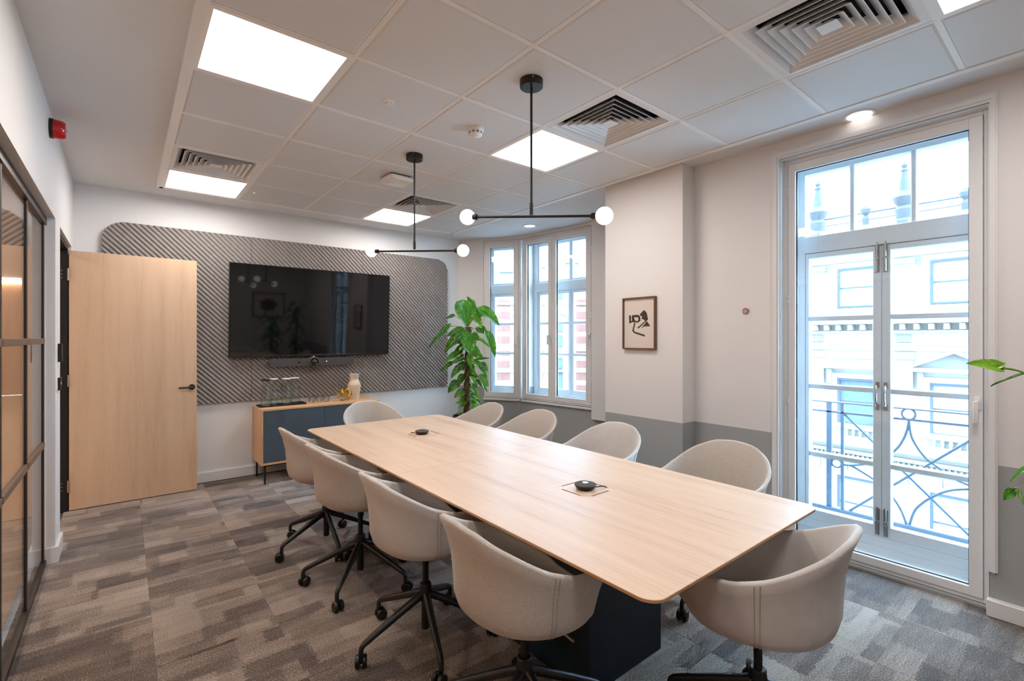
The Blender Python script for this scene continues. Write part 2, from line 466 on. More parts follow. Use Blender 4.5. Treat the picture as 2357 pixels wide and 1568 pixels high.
# ---- ceiling
cb = MB()
cp = [(XL - 0.1, YF - 0.1), (3.8, YF - 0.1), (3.8, 2.8), (4.5, 3.45), (4.5, 5.0), (3.8, 5.9), (XL - 0.1, 5.9)]
cb.prism(cp, 2.93, 3.02)
X0, X1, Y0, Y1 = GX[0] - 0.012, GX[5] + 0.012, GY[0] - 0.012, GY[11] + 0.012
cb.box(XL - 0.1, X0, YF - 0.1, 5.8, ZC, 2.94)
cb.box(X0, X1, Y1, 5.8, ZC, 2.94)
cb.box(X0, X1, YF - 0.1, Y0, ZC, 2.94)
cb.prism([(X1, YF - 0.1), (3.8, YF - 0.1), (3.8, 2.8), (4.5, 3.45), (4.5, 5.0), (3.8, 5.9), (X1, 5.9)], ZC, 2.94)
ceiling = struct(obj('ceiling', cb, M['ceiling']), 'white suspended metal tile ceiling with plasterboard margin', 'ceiling')
rim = MB()
for (a, b, c, d) in ((X0 - 0.02, X0 + 0.026, Y0 - 0.02, Y1 + 0.02), (X1 - 0.026, X1 + 0.02, Y0 - 0.02, Y1 + 0.02), (X0, X1, Y0 - 0.02, Y0 + 0.026), (X0, X1, Y1 - 0.026, Y1 + 0.02)):
    rim.box(a, b, c, d, ZG - 0.004, ZC + 0.01)
obj('grid_edge_trim', rim, M['tbar'], ceiling)
bar_y = MB().box(-0.012, 0.012, GY[0], GY[11], ZG + 0.0022, ZG + 0.03).box(-0.0025, 0.0025, GY[0], GY[11], ZG + 0.0008, ZG + 0.003).mesh('grid_bar', M['tbar'])
for i in range(1, 5): link('grid_bar', bar_y, ceiling, (GX[i], 0, 0))
bar_x = MB().box(GX[0], GX[5], -0.012, 0.012, ZG + 0.0020, ZG + 0.0298).mesh('grid_bar', M['tbar'])
for j in range(1, 11): link('grid_bar', bar_x, ceiling, (0, GY[j], 0))
def tile_mesh():
    m = MB(); h1, h2 = 0.2895, 0.278
    lo = [(-h2, -h2), (h2, -h2), (h2, h2), (-h2, h2)]; hi = [(-h1, -h1), (h1, -h1), (h1, h1), (-h1, h1)]
    vs = [(a, b, 0) for a, b in lo] + [(a, b, 0.005) for a, b in hi] + [(a, b, 0.03) for a, b in hi]
    fs = [(3, 2, 1, 0), (8, 9, 10, 11)]
    for i in range(4):
        j = (i + 1) % 4; fs += [(i, j, 4 + j, 4 + i), (4 + i, 4 + j, 8 + j, 8 + i)]
    return m.add(vs, fs).mesh('ceiling_tile', M['tile'])
ct = tile_mesh()
for i in range(5):
    for j in range(11):
        if (i, j) in LIGHTS or (i, j) in VENTS: continue
        link('ceiling_tile', ct, ceiling, ((GX[i] + GX[i + 1]) / 2, (GY[j] + GY[j + 1]) / 2, ZG))

# ---- walls
PART_Y0, PART_Y1, PART_Z = -0.55, 4.27, 2.222
DOOR_Y0, DOOR_Y1, DOOR_Z = 4.56, 5.50, 2.222
wl = MB()
W0, W1 = XL - 0.13, XL
wl.box(W0, W1, YF - 0.1, PART_Y0, 0, ZC)
wl.box(W0, W1, PART_Y0, PART_Y1, PART_Z, ZC)
wl.box(W0, W1, PART_Y1, DOOR_Y0, 0, ZC)
wl.box(W0, W1, DOOR_Y0, DOOR_Y1, DOOR_Z, ZC)
wl.box(W0, W1, DOOR_Y1, YB, 0, ZC)
wall_left = struct(obj('wall_left', wl, M['wall']), 'white wall with glazed partition opening and doorway', 'wall')
wall_back = struct(obj('wall_back', MB().box(W0, 3.9, YB, YB + 0.15, 0, ZC), M['wall']), 'white end wall behind the ribbed acoustic panel', 'wall')
wall_front = struct(obj('wall_front', MB().box(W0, XR + 0.4, YF - 0.15, YF, 0, ZC), M['wall']), 'white end wall facing the television', 'wall')
WY0, WY1, WZ1 = 0.378, 1.418, 2.688
wr = MB()
XO = 3.96
wr.box(XR, XO, YF, WY0, 0, ZC)
wr.box(XR, XO, WY0, WY1, WZ1, ZC)
wr.box(XR, XO, WY1, PIER_Y0, 0, ZC)
wr.box(PIER_X, XO, PIER_Y0, PIER_Y1, 0, ZC)
wr.box(3.58, XO, WY0, WY1, -0.2, 0.012)
wall_right = struct(obj('wall_right', wr, M['wall_dado']), 'white and grey two-tone wall with pier and tall balcony window', 'wall')

def seg_prism(m, a, b, t, z0, z1):
    a = Vector(a); b = Vector(b); d = (b - a).normalized(); n = Vector((-d.y, d.x))
    m.prism([a[:], b[:], (b + n * t)[:], (a + n * t)[:]], z0, z1)
BZ0, BZ1 = 0.628, 2.778
dch = (BB - BA).normalized(); dby = (BD - BB).normalized()
CW0 = BA + dch * ((Vector((3.846, 5.371)) - BA).dot(dch))
CW1 = BA + dch * ((Vector((4.131, 4.927)) - BA).dot(dch))
wb = MB()
seg_prism(wb, BA, CW0, 0.36, 0, ZC)
seg_prism(wb, CW0, BB, 0.36, 0, BZ0)
seg_prism(wb, CW0, BB, 0.36, BZ1, ZC)
seg_prism(wb, BB, BD, 0.36, 0, BZ0)
seg_prism(wb, BB, BD, 0.36, BZ1, ZC)
seg_prism(wb, BD, BE, 0.36, 0, ZC)
wb.prism([BE[:], (BE.x + 0.36, BE.y), (4.6, 3.3), (XO, 2.70), (3.44, PIER_Y1 - 0.02)], 0, ZC)
nb = Vector((-dby.y, dby.x)); nc = Vector((-dch.y, dch.x))
wb.prism([(BB + nc * 0.075)[:], (BB + nb * 0.075 + dby * 0.0)[:], (BB + nb * 0.36 + dby * 0.06)[:], (BB + nb * 0.42)[:], (BB + nc * 0.42)[:], (BB + nc * 0.36 - dch * 0.06)[:]], BZ0, BZ1)
wall_bay = struct(obj('wall_bay', wb, M['wall_dado']), 'angled bay wall with tall white windows and grey dado', 'wall')

# ---- baseboards
def skirt(name, polys, label):
    m = MB()
    for a, b in polys: seg_prism(m, b, a, 0.016, 0.0, 0.095); seg_prism(m, b, a, 0.011, 0.095, 0.101)
    return struct(obj(name, m, M['white']), label, 'baseboard')
skirt('baseboard_back', [((XL, YB), (3.60, YB))], 'white baseboard under the acoustic panel')
m = MB()
m.box(XL, XL + 0.016, PART_Y1 - 0.016, DOOR_Y0, 0, 0.1).box(XL - 0.045, XL, PART_Y1 - 0.016, PART_Y1, 0, 0.1)
m.box(XL, XL + 0.016, DOOR_Y1 + 0.03, YB - 0.016, 0, 0.1).box(XL, XL + 0.016, YF, PART_Y0, 0, 0.1)
struct(obj('baseboard_left', m, M['white']), 'white baseboard wrapping the stub of wall beside the door', 'baseboard')
m = MB()
m.rbox(XR - 0.045, XR, YF, WY0 + 0.008, 0, 0.088, 0.004, 1)
m.rbox(XR - 0.018, XR, WY1 + 0.04, PIER_Y0, 0, 0.088, 0.003, 1)
m.rbox(PIER_X - 0.018, PIER_X, PIER_Y0 - 0.018, PIER_Y1, 0, 0.088, 0.003, 1)
m.rbox(PIER_X, XR, PIER_Y0 - 0.018, PIER_Y0, 0, 0.088, 0.003, 1)
struct(obj('baseboard_right', m, M['white']), 'white baseboard below the grey dado of the window wall', 'baseboard')

# ---- architrave round the balcony window
m = MB()
def arch_strip(m, y0, y1, z0, z1):
    m.rbox(XR - 0.012, XR + 0.02, y0, y1, z0, z1, 0.004, 1)
for (d, a, b) in ((0.014, 0.0, 1.0), (0.022, 0.28, 0.72)):
    l0, l1 = WY1 + 0.045 * a, WY1 + 0.045 * b; r0, r1 = WY0 - 0.032 * b, WY0 - 0.032 * a; t0, t1 = WZ1 + 0.05 * a, WZ1 + 0.05 * b
    xo = XR - (0.0 if d < 0.02 else 0.0138)
    m.box(XR - d, xo, l0, l1, 0.0, t1); m.box(XR - d, xo, r0, r1, 0.225, t1); m.box(XR - d, xo, r1, l0, t0, t1)
struct(obj('trim_1', m, M['white']), 'white moulded architrave around the tall balcony window', 'trim')
# white casing board at the end of the bay
m = MB()
seg_prism(m, BE + Vector((-0.012, 0.02)), BD + Vector((-0.008, -0.005)), 0.03, 0.50, ZC)
m2 = MB(); m2.v = [(x, y, z) for x, y, z in m.v]; m2.f = m.f
struct(obj('trim_2', m2, M['white']), 'white casing board closing the end of the bay window', 'trim')

# ------------------------------------------------------------------ windows
def ring(m, x0, x1, z0, z1, l, r, t, b, y0, y1, bev=0.003):
    m.rbox(x0, x0 + l, y0, y1, z0, z1, bev, 1); m.rbox(x1 - r, x1, y0, y1, z0, z1, bev, 1)
    m.rbox(x0 + l - 0.001, x1 - r + 0.001, y0 + 0.0006, y1 - 0.0006, z1 - t, z1 - 0.0003, bev, 1); m.rbox(x0 + l - 0.001, x1 - r + 0.001, y0 + 0.0006, y1 - 0.0006, z0 + 0.0003, z0 + b, bev, 1)
    return m
def win_handle(parent, x, z, y, side=-1):
    m = MB().rbox(x - 0.014, x + 0.014, y - 0.012, y, z - 0.035, z + 0.035, 0.003, 2)
    m.tube([(x, y - 0.01, z + 0.005), (x, y - 0.045, z + 0.005)], 0.009, 10)
    m.rbox(x - 0.011, x + 0.011, y - 0.055, y - 0.038, z - 0.105, z + 0.015, 0.004, 2)
    return obj('window_handle', m, M['plastic'], parent, True)
def hinges(parent, x, zs, y):
    for z in zs:
        m = MB()
        m.rbox(x - 0.006, x + 0.006, y - 0.006, y + 0.002, z + 0.004, z + 0.03, 0.002, 1); m.rbox(x - 0.006, x + 0.006, y - 0.006, y + 0.002, z - 0.03, z - 0.004, 0.002, 1)
        obj('hinge', m, M['white'], parent)
def secondary(parent, W, z0, z1, sashes, fix=0.03):
    # fixed frame then sashes: (x0, x1, l, r, t, b)
    obj('window_frame', ring(MB(), 0, W, z0, z1, fix, fix, fix, fix * 0.8, 0.008, 0.075), M['white'], parent)
    for (x0, x1, l, r, t, b) in sashes:
        s = obj('sash', ring(MB(), x0, x1, z0 + fix * 0.8 + 0.002, z1 - fix - 0.002, l, r, t, b, 0.0, 0.055), M['white'], parent)
        zz0, zz1 = z0 + fix * 0.8 + b, z1 - fix - t
        g = MB(); ring(g, x0 + l - 0.004, x1 - r + 0.004, zz0 - 0.004, zz1 + 0.004, 0.008, 0.008, 0.008, 0.008, 0.018, 0.04, 0.001)
        obj('gasket', g, M['dark_gap'], s)
        obj('pane', MB().box(x0 + l - 0.003, x1 - r + 0.003, 0.028, 0.032, zz0 - 0.003, zz1 + 0.003), M['pane'], s)
def shell(name, label, origin, ang):
    return thing(name, label, 'window', (origin[0], origin[1], 0), ang, kind='structure')

# window_1: tall balcony window with secondary glazing
w1 = shell('window_1', 'tall white balcony window with french doors and inner glazing', (3.600, WY1 - 0.002), -PI / 2)
W = WY1 - WY0 - 0.004
secondary(w1, W, 0.014, WZ1 - 0.003, [(0.030, W - 0.030, 0.045, 0.056, 0.056, 0.050)], 0.028)
win_handle(w1, W - 0.052, 1.095, 0.0)
hinges(w1, 0.030, (2.47, 1.72, 1.02, 0.25), 0.004)
# lining of the reveal
m = MB()
m.box(0, 0.016, 0.075, 0.35, 0.014, WZ1 - 0.003).box(W - 0.016, W, 0.075, 0.35, 0.014, WZ1 - 0.003).box(0, W, 0.075, 0.35, WZ1 - 0.02, WZ1 - 0.003)
m.box(0.0, 0.004, -0.058, 0.01, 0.014, WZ1 - 0.003).box(W - 0.004, W, -0.058, 0.01, 0.014, WZ1 - 0.003).box(0.004, W - 0.004, -0.058, 0.01, WZ1 - 0.007, WZ1 - 0.003)
obj('reveal_lining', m, M['white_out'], w1)
m = MB().rbox(0, W, 0.075, 0.36, 0.014, 0.06, 0.004, 1).rbox(0, W, 0.20, 0.34, 0.05, 0.11, 0.006, 1)
obj('threshold', m, M['white_out'], w1)
# outer frame with three-pane transom light
oy0, oy1 = 0.195, 0.262
def ox(y): return WY1 - 0.002 - y
m = MB(); ring(m, 0.014, W - 0.014, 0.10, WZ1 - 0.015, 0.055, 0.055, 0.06, 0.06, oy0, oy1 + 0.02)
m.rbox(0.06, W - 0.06, oy0 - 0.008, oy1 + 0.015, 2.052, 2.170, 0.006, 2)
for yc in (1.065, 0.742): m.rbox(ox(yc) - 0.014, ox(yc) + 0.014, oy0 + 0.008, oy1, 2.165, WZ1 - 0.07, 0.005, 1)
outer = obj('outer_frame', m, M['white_out'], w1)
xs = [0.069, ox(1.065) - 0.014, ox(1.065) + 0.014, ox(0.742) - 0.014, ox(0.742) + 0.014, W - 0.069]
for a, b in ((0, 1), (2, 3), (4, 5)):
    obj('pane', MB().box(xs[a] - 0.004, xs[b] + 0.004, 0.232, 0.236, 2.165, WZ1 - 0.072), M['pane'], outer)
xm = ox(0.902)
for k, (a, b, wl_, wr_) in enumerate(((0.070, xm - 0.001, 0.022, 0.046), (xm + 0.001, W - 0.070, 0.046, 0.022))):
    m = MB(); ring(m, a, b, 0.16, 2.050, wl_, wr_, 0.035, 0.075, oy0 + 0.004, oy1)
    rails = (1.587, 1.108, 0.627)
    for z in rails: m.rbox(a + wl_ - 0.002, b - wr_ + 0.002, oy0 + 0.01, oy1 - 0.006, z - 0.017, z + 0.017, 0.005, 1)
    leaf = obj('casement_door', m, M['white_out'], w1)
    zz = [0.235] + [z for r_ in reversed(rails) for z in (r_ - 0.017, r_ + 0.017)] + [2.015]
    for i in range(0, 8, 2):
        obj('pane', MB().box(a + wl_ - 0.004, b - wr_ + 0.004, 0.230, 0.234, zz[i] - 0.004, zz[i + 1] + 0.004), M['pane'], leaf)
    hx = xm - 0.022 if k == 0 else xm + 0.022
    for (z0, z1) in ((1.875, 2.06), (0.175, 0.345)):
        bm_ = MB().rbox(hx - 0.012, hx + 0.012, oy0 - 0.002, oy0 + 0.005, z0, z1, 0.001, 1).tube([(hx, oy0 - 0.008, z0 + 0.005), (hx, oy0 - 0.008, z1 + 0.01)], 0.0055, 8)
        bm_.rbox(hx - 0.012, hx + 0.012, oy0 - 0.012, oy0, (z0 + z1) / 2 - 0.008, (z0 + z1) / 2 + 0.008, 0.002, 1)
        obj('shoot_bolt', bm_, M['steel'], leaf)
    hz = 1.075
    pts = spline([(hx, oy0, hz - 0.065), (hx, oy0 - 0.02, hz - 0.055), (hx, oy0 - 0.034, hz), (hx, oy0 - 0.02, hz + 0.055), (hx, oy0, hz + 0.065)], 5)
    hm = MB().tube(pts, 0.006, 8).rbox(hx - 0.01, hx + 0.01, oy0 - 0.002, oy0 + 0.005, hz - 0.09, hz - 0.055, 0.001, 1).rbox(hx - 0.01, hx + 0.01, oy0 - 0.002, oy0 + 0.005, hz + 0.055, hz + 0.09, 0.001, 1)
    obj('pull_handle', hm, M['steel'], leaf, True)

# bay windows
def bay_window(name, label, a, b, sashes, handles, hing, mull):
    d = b - a; L = d.length; ang = math.atan2(d.y, d.x)
    w = shell(name, label, a, ang)
    secondary(w, L, BZ0 + 0.002, BZ1 - 0.002, sashes, 0.026)
    for hx in handles: win_handle(w, hx, 1.47, 0.0)
    for hx in hing: hinges(w, hx, (2.5, 1.72, 0.95), 0.004)
    obj('window_board', MB().rbox(-0.0, L, -0.03, 0.02, BZ0 - 0.026, BZ0, 0.006, 2), M['white'], w)
    # outer timber window
    e0, e1 = (-0.02, L - 0.02) if name == 'window_2' else (0.02, L + 0.02)
    m = MB(); ring(m, e0, e1, BZ0 + 0.002, BZ1 - 0.002, 0.06, 0.06, 0.07, 0.09, 0.22, 0.30)
    m.rbox(e0 + 0.05, e1 - 0.05, 0.21, 0.31, 2.07, 2.19, 0.005, 1)
    ofr = obj('outer_frame', m, M['white_out'], w)
    xs = [e0 + 0.06] + mull + [e1 - 0.06]
    for i in range(len(xs) - 1):
        x0, x1 = xs[i], xs[i + 1]
        m = MB(); ring(m, x0 + 0.001, x1 - 0.001, BZ0 + 0.09, 2.07, 0.04, 0.04, 0.04, 0.06, 0.235, 0.285)
        for z in (1.645, 1.235): m.rbox(x0 + 0.038, x1 - 0.038, 0.24, 0.28, z - 0.016, z + 0.016, 0.004, 1)
        ring(m, x0 + 0.001, x1 - 0.001, 2.19, BZ1 - 0.07, 0.025, 0.025, 0.02, 0.025, 0.235, 0.285)
        s = obj('casement', m, M['white_out'], w)
        zz = [BZ0 + 0.15, 1.219, 1.251, 1.629, 1.661, 2.03]
        for k in range(0, 6, 2):
            obj('pane', MB().box(x0 + 0.037, x1 - 0.037, 0.258, 0.262, zz[k] - 0.003, zz[k + 1] + 0.003), M['pane'], s)
        obj('pane', MB().box(x0 + 0.022, x1 - 0.022, 0.258, 0.262, 2.212, BZ1 - 0.087), M['pane'], s)
    return w
L2 = (CW1 - CW0).length
bay_window('window_2', 'narrow single-sash bay window beside the tall pothos plant', CW0, CW1, [(0.026, L2 - 0.026, 0.068, 0.068, 0.07, 0.062)], [L2 - 0.045], [0.026], [])
b0 = BB + dby * 0.018; L3 = (BD - b0).length
xm = (Vector((4.201, 4.389)) - b0).length
bay_window('window_3', 'wide two-sash bay window next to the white casing board', b0, BD + dby * -0.004, [(0.026, xm - 0.001, 0.058, 0.060, 0.07, 0.062), (xm + 0.001, L3 - 0.03, 0.062, 0.075, 0.07, 0.062)], [xm - 0.03, L3 - 0.05], [L3 - 0.028], [0.64])

# ------------------------------------------------------------------ door, glazed partition
d1 = thing('door_1', 'open oak veneer door with black lever handle and steel hinges', 'door', (XL - 0.012, 5.44, 0), kind='structure')
obj('door_leaf', MB().rbox(0.0, 0.897, 0.0, 0.044, 0.006, 2.183, 0.0015, 1), M['oak_door'], d1)
m = MB().lathe([(1e-5, -0.012), (0.024, -0.012), (0.026, -0.008), (0.026, 0.0)], 28, (0.857, 0, 0.985), 'y')
m.tube(spline([(0.857, -0.008, 0.985), (0.857, -0.045, 0.985), (0.850, -0.052, 0.985), (0.835, -0.053, 0.985), (0.75, -0.053, 0.985)], 5), 0.0095, 12)
obj('lever_handle', m, M['black'], d1, True)
for z in (1.98, 1.09, 0.21):
    m = MB().tube([(-0.004, -0.007, z - 0.05), (-0.004, -0.007, z + 0.05)], 0.0075, 10).rbox(-0.002, 0.003, -0.004, 0.04, z - 0.05, z + 0.05, 0.001, 1)
    h = obj('hinge', m, M['brass'], d1, True)
m = MB()
jx0, jx1 = -0.118, -0.0125
m.box(jx0, jx1 + 0.004, 0.0, 0.058, 0, DOOR_Z - 0.002)
m.box(jx0, jx1 + 0.004, DOOR_Y0 - 5.44 + 0.002, DOOR_Y0 - 5.44 + 0.032, 0, DOOR_Z - 0.002)
m.box(jx0, jx1 + 0.004, DOOR_Y0 - 5.44 + 0.03, 0.002, DOOR_Z - 0.034, DOOR_Z - 0.002)
m.box(jx0 + 0.02, jx0 + 0.06, DOOR_Y0 - 5.44 + 0.03, DOOR_Y0 - 5.44 + 0.045, 0, DOOR_Z - 0.03)
fr_ = obj('door_frame', m, M['black'], d1)
for z in (1.98, 1.09, 0.21):
    for dz in (-0.03, 0.0, 0.03):
        obj('hinge_screw', MB().lathe([(1e-5, -0.002), (0.004, -0.0015), (0.0045, 0.001)], 10, (-0.045, 0.0, z + dz), 'y'), M['brass'], fr_, True)

gp = thing('glazed_partition', 'black steel framed glass partition with crossbars coloured as lit beside the door', 'partition', (XL - 0.040, 0, 0))
m = MB()
m.box(-0.035, 0.0, PART_Y0 + 0.002, PART_Y1 - 0.002, PART_Z - 0.05, PART_Z - 0.002).box(-0.035, 0.0, PART_Y0 + 0.002, PART_Y1 - 0.002, 0.0, 0.028)
obj('frame', m, M['frame_black'], gp)
my = [4.226 - 0.684 * i for i in range(8)]
for y in my:
    y1 = min(y + 0.016, PART_Y1 - 0.003)
    obj('mullion', MB().rbox(-0.026, -0.008, y - 0.014, y1, 0.02, PART_Z - 0.03, 0.002, 1), M['frame_black'], gp)
for z in (1.43, 0.775):
    for i in range(len(my) - 1):
        obj('crossbar', MB().rbox(-0.027, -0.003, my[i + 1] + 0.010, my[i] - 0.010, z - 0.017, z + 0.017, 0.002, 1), M['rail_lit'], gp)
zs = [0.026, 0.758, 0.792, 1.413, 1.447, PART_Z - 0.05]
for i in range(len(my) - 1):
    for k in range(0, 6, 2):
        obj('pane', MB().box(-0.02, -0.014, my[i + 1] + 0.014, my[i] - 0.014, zs[k] - 0.004, zs[k + 1] + 0.004), M['pane_part'], gp)

# corridor seen through the glass
co = MB().box(-4.6, XL - 0.13, -1.8, 17.4, -0.2, -0.004)
struct(obj('floor_corridor', co, M['corr_floor']), 'pale oak plank floor of the corridor beyond the glass', 'floor')
struct(obj('ceiling_corridor', MB().box(-4.6, W0, -1.8, 17.4, 2.95, 3.05), M['ceiling']), 'plain white ceiling of the corridor beyond the glass', 'ceiling')
struct(obj('wall_corridor', MB().box(-4.75, -4.6, -1.8, 17.4, 0, 3.0).box(-4.6, XL + 0.2, 17.4, 17.55, 0, 3.0).box(-4.75, W0, -1.95, -1.8, 0, 3.0), M['corr_wood']), 'warm wood veneer wall at the far side of the corridor', 'wall')
struct(obj('wall_corridor_right', MB().box(W0 - 0.02, W0 + 0.1, YB + 0.15, 17.4, 0, 3.0), M['wall']), 'white corridor wall continuing past the meeting room', 'wall')
m = MB().rbox(-4.4, -0.6, 17.30, 17.39, 2.82, 2.90, 0.01, 1)
tag(obj('strip_light', m, M['strip_light']), 'bright linear strip light over the corridor wood wall', 'light')
for y in (1.5, 5.0, 8.5, 12.0):  # unseen ceiling lamps added to brighten the corridor
    c = thing('corridor_fill_light', 'added square fill light brightening the corridor behind the glass', 'light', (-2.4, y, 2.95), group='added corridor fill lights')
    obj('light_frame', ring(MB(), -0.4, 0.4, -0.4, 0.4, 0.02, 0.02, 0.02, 0.02, -0.02, 0.0).xf(Matrix.Rotation(PI / 2, 4, 'X')), M['white'], c).location.z = -0.02
    obj('diffuser', MB().box(-0.38, 0.38, -0.38, 0.38, -0.012, -0.006), M['corr_fill'], c)

# ------------------------------------------------------------------ ceiling fittings
def cell(i, j): return ((GX[i] + GX[i + 1]) / 2, (GY[j] + GY[j + 1]) / 2)
LNAMES = {(0, 6): 'square light panel at the glass-partition edge midway along the tile grid', (0, 10): 'square light panel in the corner above the open door',
          (3, 6): 'square light panel next to the diffuser above the middle of the table', (3, 10): 'square light panel nearest the bay window corner',
          (3, 2): 'square light panel near the balcony window head', (0, 2): 'square light panel over the glass partition near the wall facing the television'}
for (i, j) in LIGHTS:
    cx, cy = cell(i, j)
    c = thing('ceiling_light', LNAMES[(i, j)], 'light', (cx, cy, ZG), group='recessed ceiling light panels')
    m = MB()
    for (a, b, d, e) in ((-0.3005, -0.272, -0.3005, 0.3005), (0.272, 0.3005, -0.3005, 0.3005), (-0.272, 0.272, -0.3005, -0.272), (-0.272, 0.272, 0.272, 0.3005)): m.box(a, b, d, e, -0.001, 0.006)
    obj('light_frame', m, M['tbar'], c)
    obj('diffuser', MB().add([(-0.2735, -0.2735, 0.004), (0.2735, -0.2735, 0.004), (0.2735, 0.2735, 0.004), (-0.2735, 0.2735, 0.004)], [(3, 2, 1, 0)]), M['panel_light'], c)
    obj('housing', MB().box(-0.29, 0.29, -0.29, 0.29, 0.008, 0.05), M['greyplastic'], c)
def vent(cx, cy, label):
    c = thing('ceiling_vent', label, 'vent', (cx, cy, ZG), group='four-way ceiling air diffusers')
    m = MB()
    def sq(h, z): return [(-h, -h, z), (h, -h, z), (h, h, z), (-h, h, z)]
    vs = sq(0.2945, 0.004) + sq(0.258, 0.0) + sq(0.225, 0.035) + sq(0.225, 0.045) + sq(0.2945, 0.03)
    fs = []
    for k in range(4):
        for i in range(4):
            j = (i + 1) % 4; fs.append((k * 4 + i, k * 4 + j, k * 4 + 4 + j, k * 4 + 4 + i))
    m.add(vs, fs); obj('vent_frame', m, M['white'], c)
    obj('plenum', MB().box(-0.24, 0.24, -0.24, 0.24, 0.085, 0.09).box(-0.245, -0.24, -0.24, 0.24, 0.03, 0.09).box(0.24, 0.245, -0.24, 0.24, 0.03, 0.09).box(-0.24, 0.24, -0.245, -0.24, 0.03, 0.09).box(-0.24, 0.24, 0.24, 0.245, 0.03, 0.09), M['dark_gap'], c)
    for h in (0.218, 0.182, 0.146, 0.110, 0.074):
        m = MB(); t_ = 0.0016
        vs = sq(h, 0.0) + sq(h - 0.040, 0.040) + sq(h - 0.040 - t_, 0.040) + sq(h - t_ * 2, -0.0)
        fs = []
        for k in range(4):
            kk = (k + 1) % 4
            for i in range(4):
                j = (i + 1) % 4; fs.append((k * 4 + i, k * 4 + j, kk * 4 + j, kk * 4 + i))
        obj('louvre', m.add(vs, fs), M['white'], c)
    vs = sq(0.040, 0.0) + sq(0.012, 0.028)
    obj('louvre', MB().add(vs, [(0, 1, 5, 4), (1, 2, 6, 5), (2, 3, 7, 6), (3, 0, 4, 7), (4, 5, 6, 7), (3, 2, 1, 0)]), M['white'], c)
for (i, j), lb in zip(VENTS, ('square louvred air vent touching the light panel above the open door', 'square louvred air vent above the table pendant beside a light panel',
                              'large louvred air vent next to the light panel by the balcony window', 'square louvred air vent beside the light panel by the bay window')):
    vent(*cell(i, j), lb)
for (u, v, lb) in ((1978, 265, 'round recessed downlight above the tall balcony window'), (1219, 520, 'round recessed downlight in front of the bay windows')):
    p = at_z(u, v, ZC)
    c = thing('downlight', lb, 'light', (p.x, p.y, ZC), group='round downlights')
    obj('bezel', MB().lathe([(0.085, 0.0), (0.083, -0.006), (0.068, -0.006), (0.062, 0.0)], 40), M['white'], c, True)
    obj('diffuser', MB().lathe([(1e-5, -0.003), (0.064, -0.003), (0.064, 0.0)], 40), M['down_light'], c)
p = at_z(894, 235, ZG)
c = thing('motion_sensor', 'small round white motion sensor in a ceiling tile', 'sensor', (p.x, p.y, ZG))
obj('bezel', MB().lathe([(0.036, 0.0), (0.034, -0.005), (0.02, -0.007), (0.018, 0.0)], 32), M['plastic'], c, True)
obj('lens', MB().lathe([(1e-5, -0.016), (0.010, -0.014), (0.016, -0.008), (0.017, -0.003)], 24), M['plastic'], c, True)
p = at_z(1095, 295, ZG)
c = thing('smoke_detector', 'round white slotted smoke detector under the ceiling', 'detector', (p.x, p.y, ZG))
obj('base', MB().lathe([(0.050, 0.0), (0.052, -0.018), (0.048, -0.022)], 36), M['plastic'], c, True)
obj('chamber', MB().lathe([(0.046, -0.02), (0.046, -0.032), (0.040, -0.046), (0.026, -0.054), (1e-5, -0.056)], 36), M['plastic'], c, True)
for k in range(10):
    q = 2 * PI * k / 10
    obj('vent_slot', MB().rbox(0.040, 0.0465, -0.007, 0.007, -0.040, -0.028, 0.001, 1), M['greyplastic'], c, rot=(0, 0, q))
p = at_z(914, 408, ZG)
c = thing('wifi_access_point', 'white square wireless access point mounted under a ceiling tile', 'access point', (p.x, p.y, ZG), 0.0)
obj('mount', MB().rbox(-0.085, 0.085, -0.085, 0.085, -0.018, 0.0, 0.004, 1), M['greyplastic'], c)
m = MB(); n = 10
top = rrect(-0.108, 0.108, -0.108, 0.108, 0.03, 6); bot = rrect(-0.098, 0.098, -0.098, 0.098, 0.03, 6); bt2 = rrect(-0.07, 0.07, -0.07, 0.07, 0.03, 6)
N_ = len(top)
vs = [(a, b, -0.018) for a, b in top] + [(a, b, -0.034) for a, b in top] + [(a, b, -0.046) for a, b in bot] + [(a, b, -0.052) for a, b in bt2]
fs = [tuple(range(N_))] + [(k * N_ + i, k * N_ + (i + 1) % N_, (k + 1) * N_ + (i + 1) % N_, (k + 1) * N_ + i) for k in range(3) for i in range(N_)] + [tuple(range(3 * N_, 4 * N_))]
obj('cover', m.add(vs, fs), M['plastic'], c, 30)
p = at_z(585, 444, ZG)
tag(obj('emergency_led', MB().lathe([(1e-5, -0.003), (0.006, -0.002), (0.007, 0.001)], 14), M['led_green'], None, True, p), 'tiny green indicator light on a far ceiling tile', 'indicator')

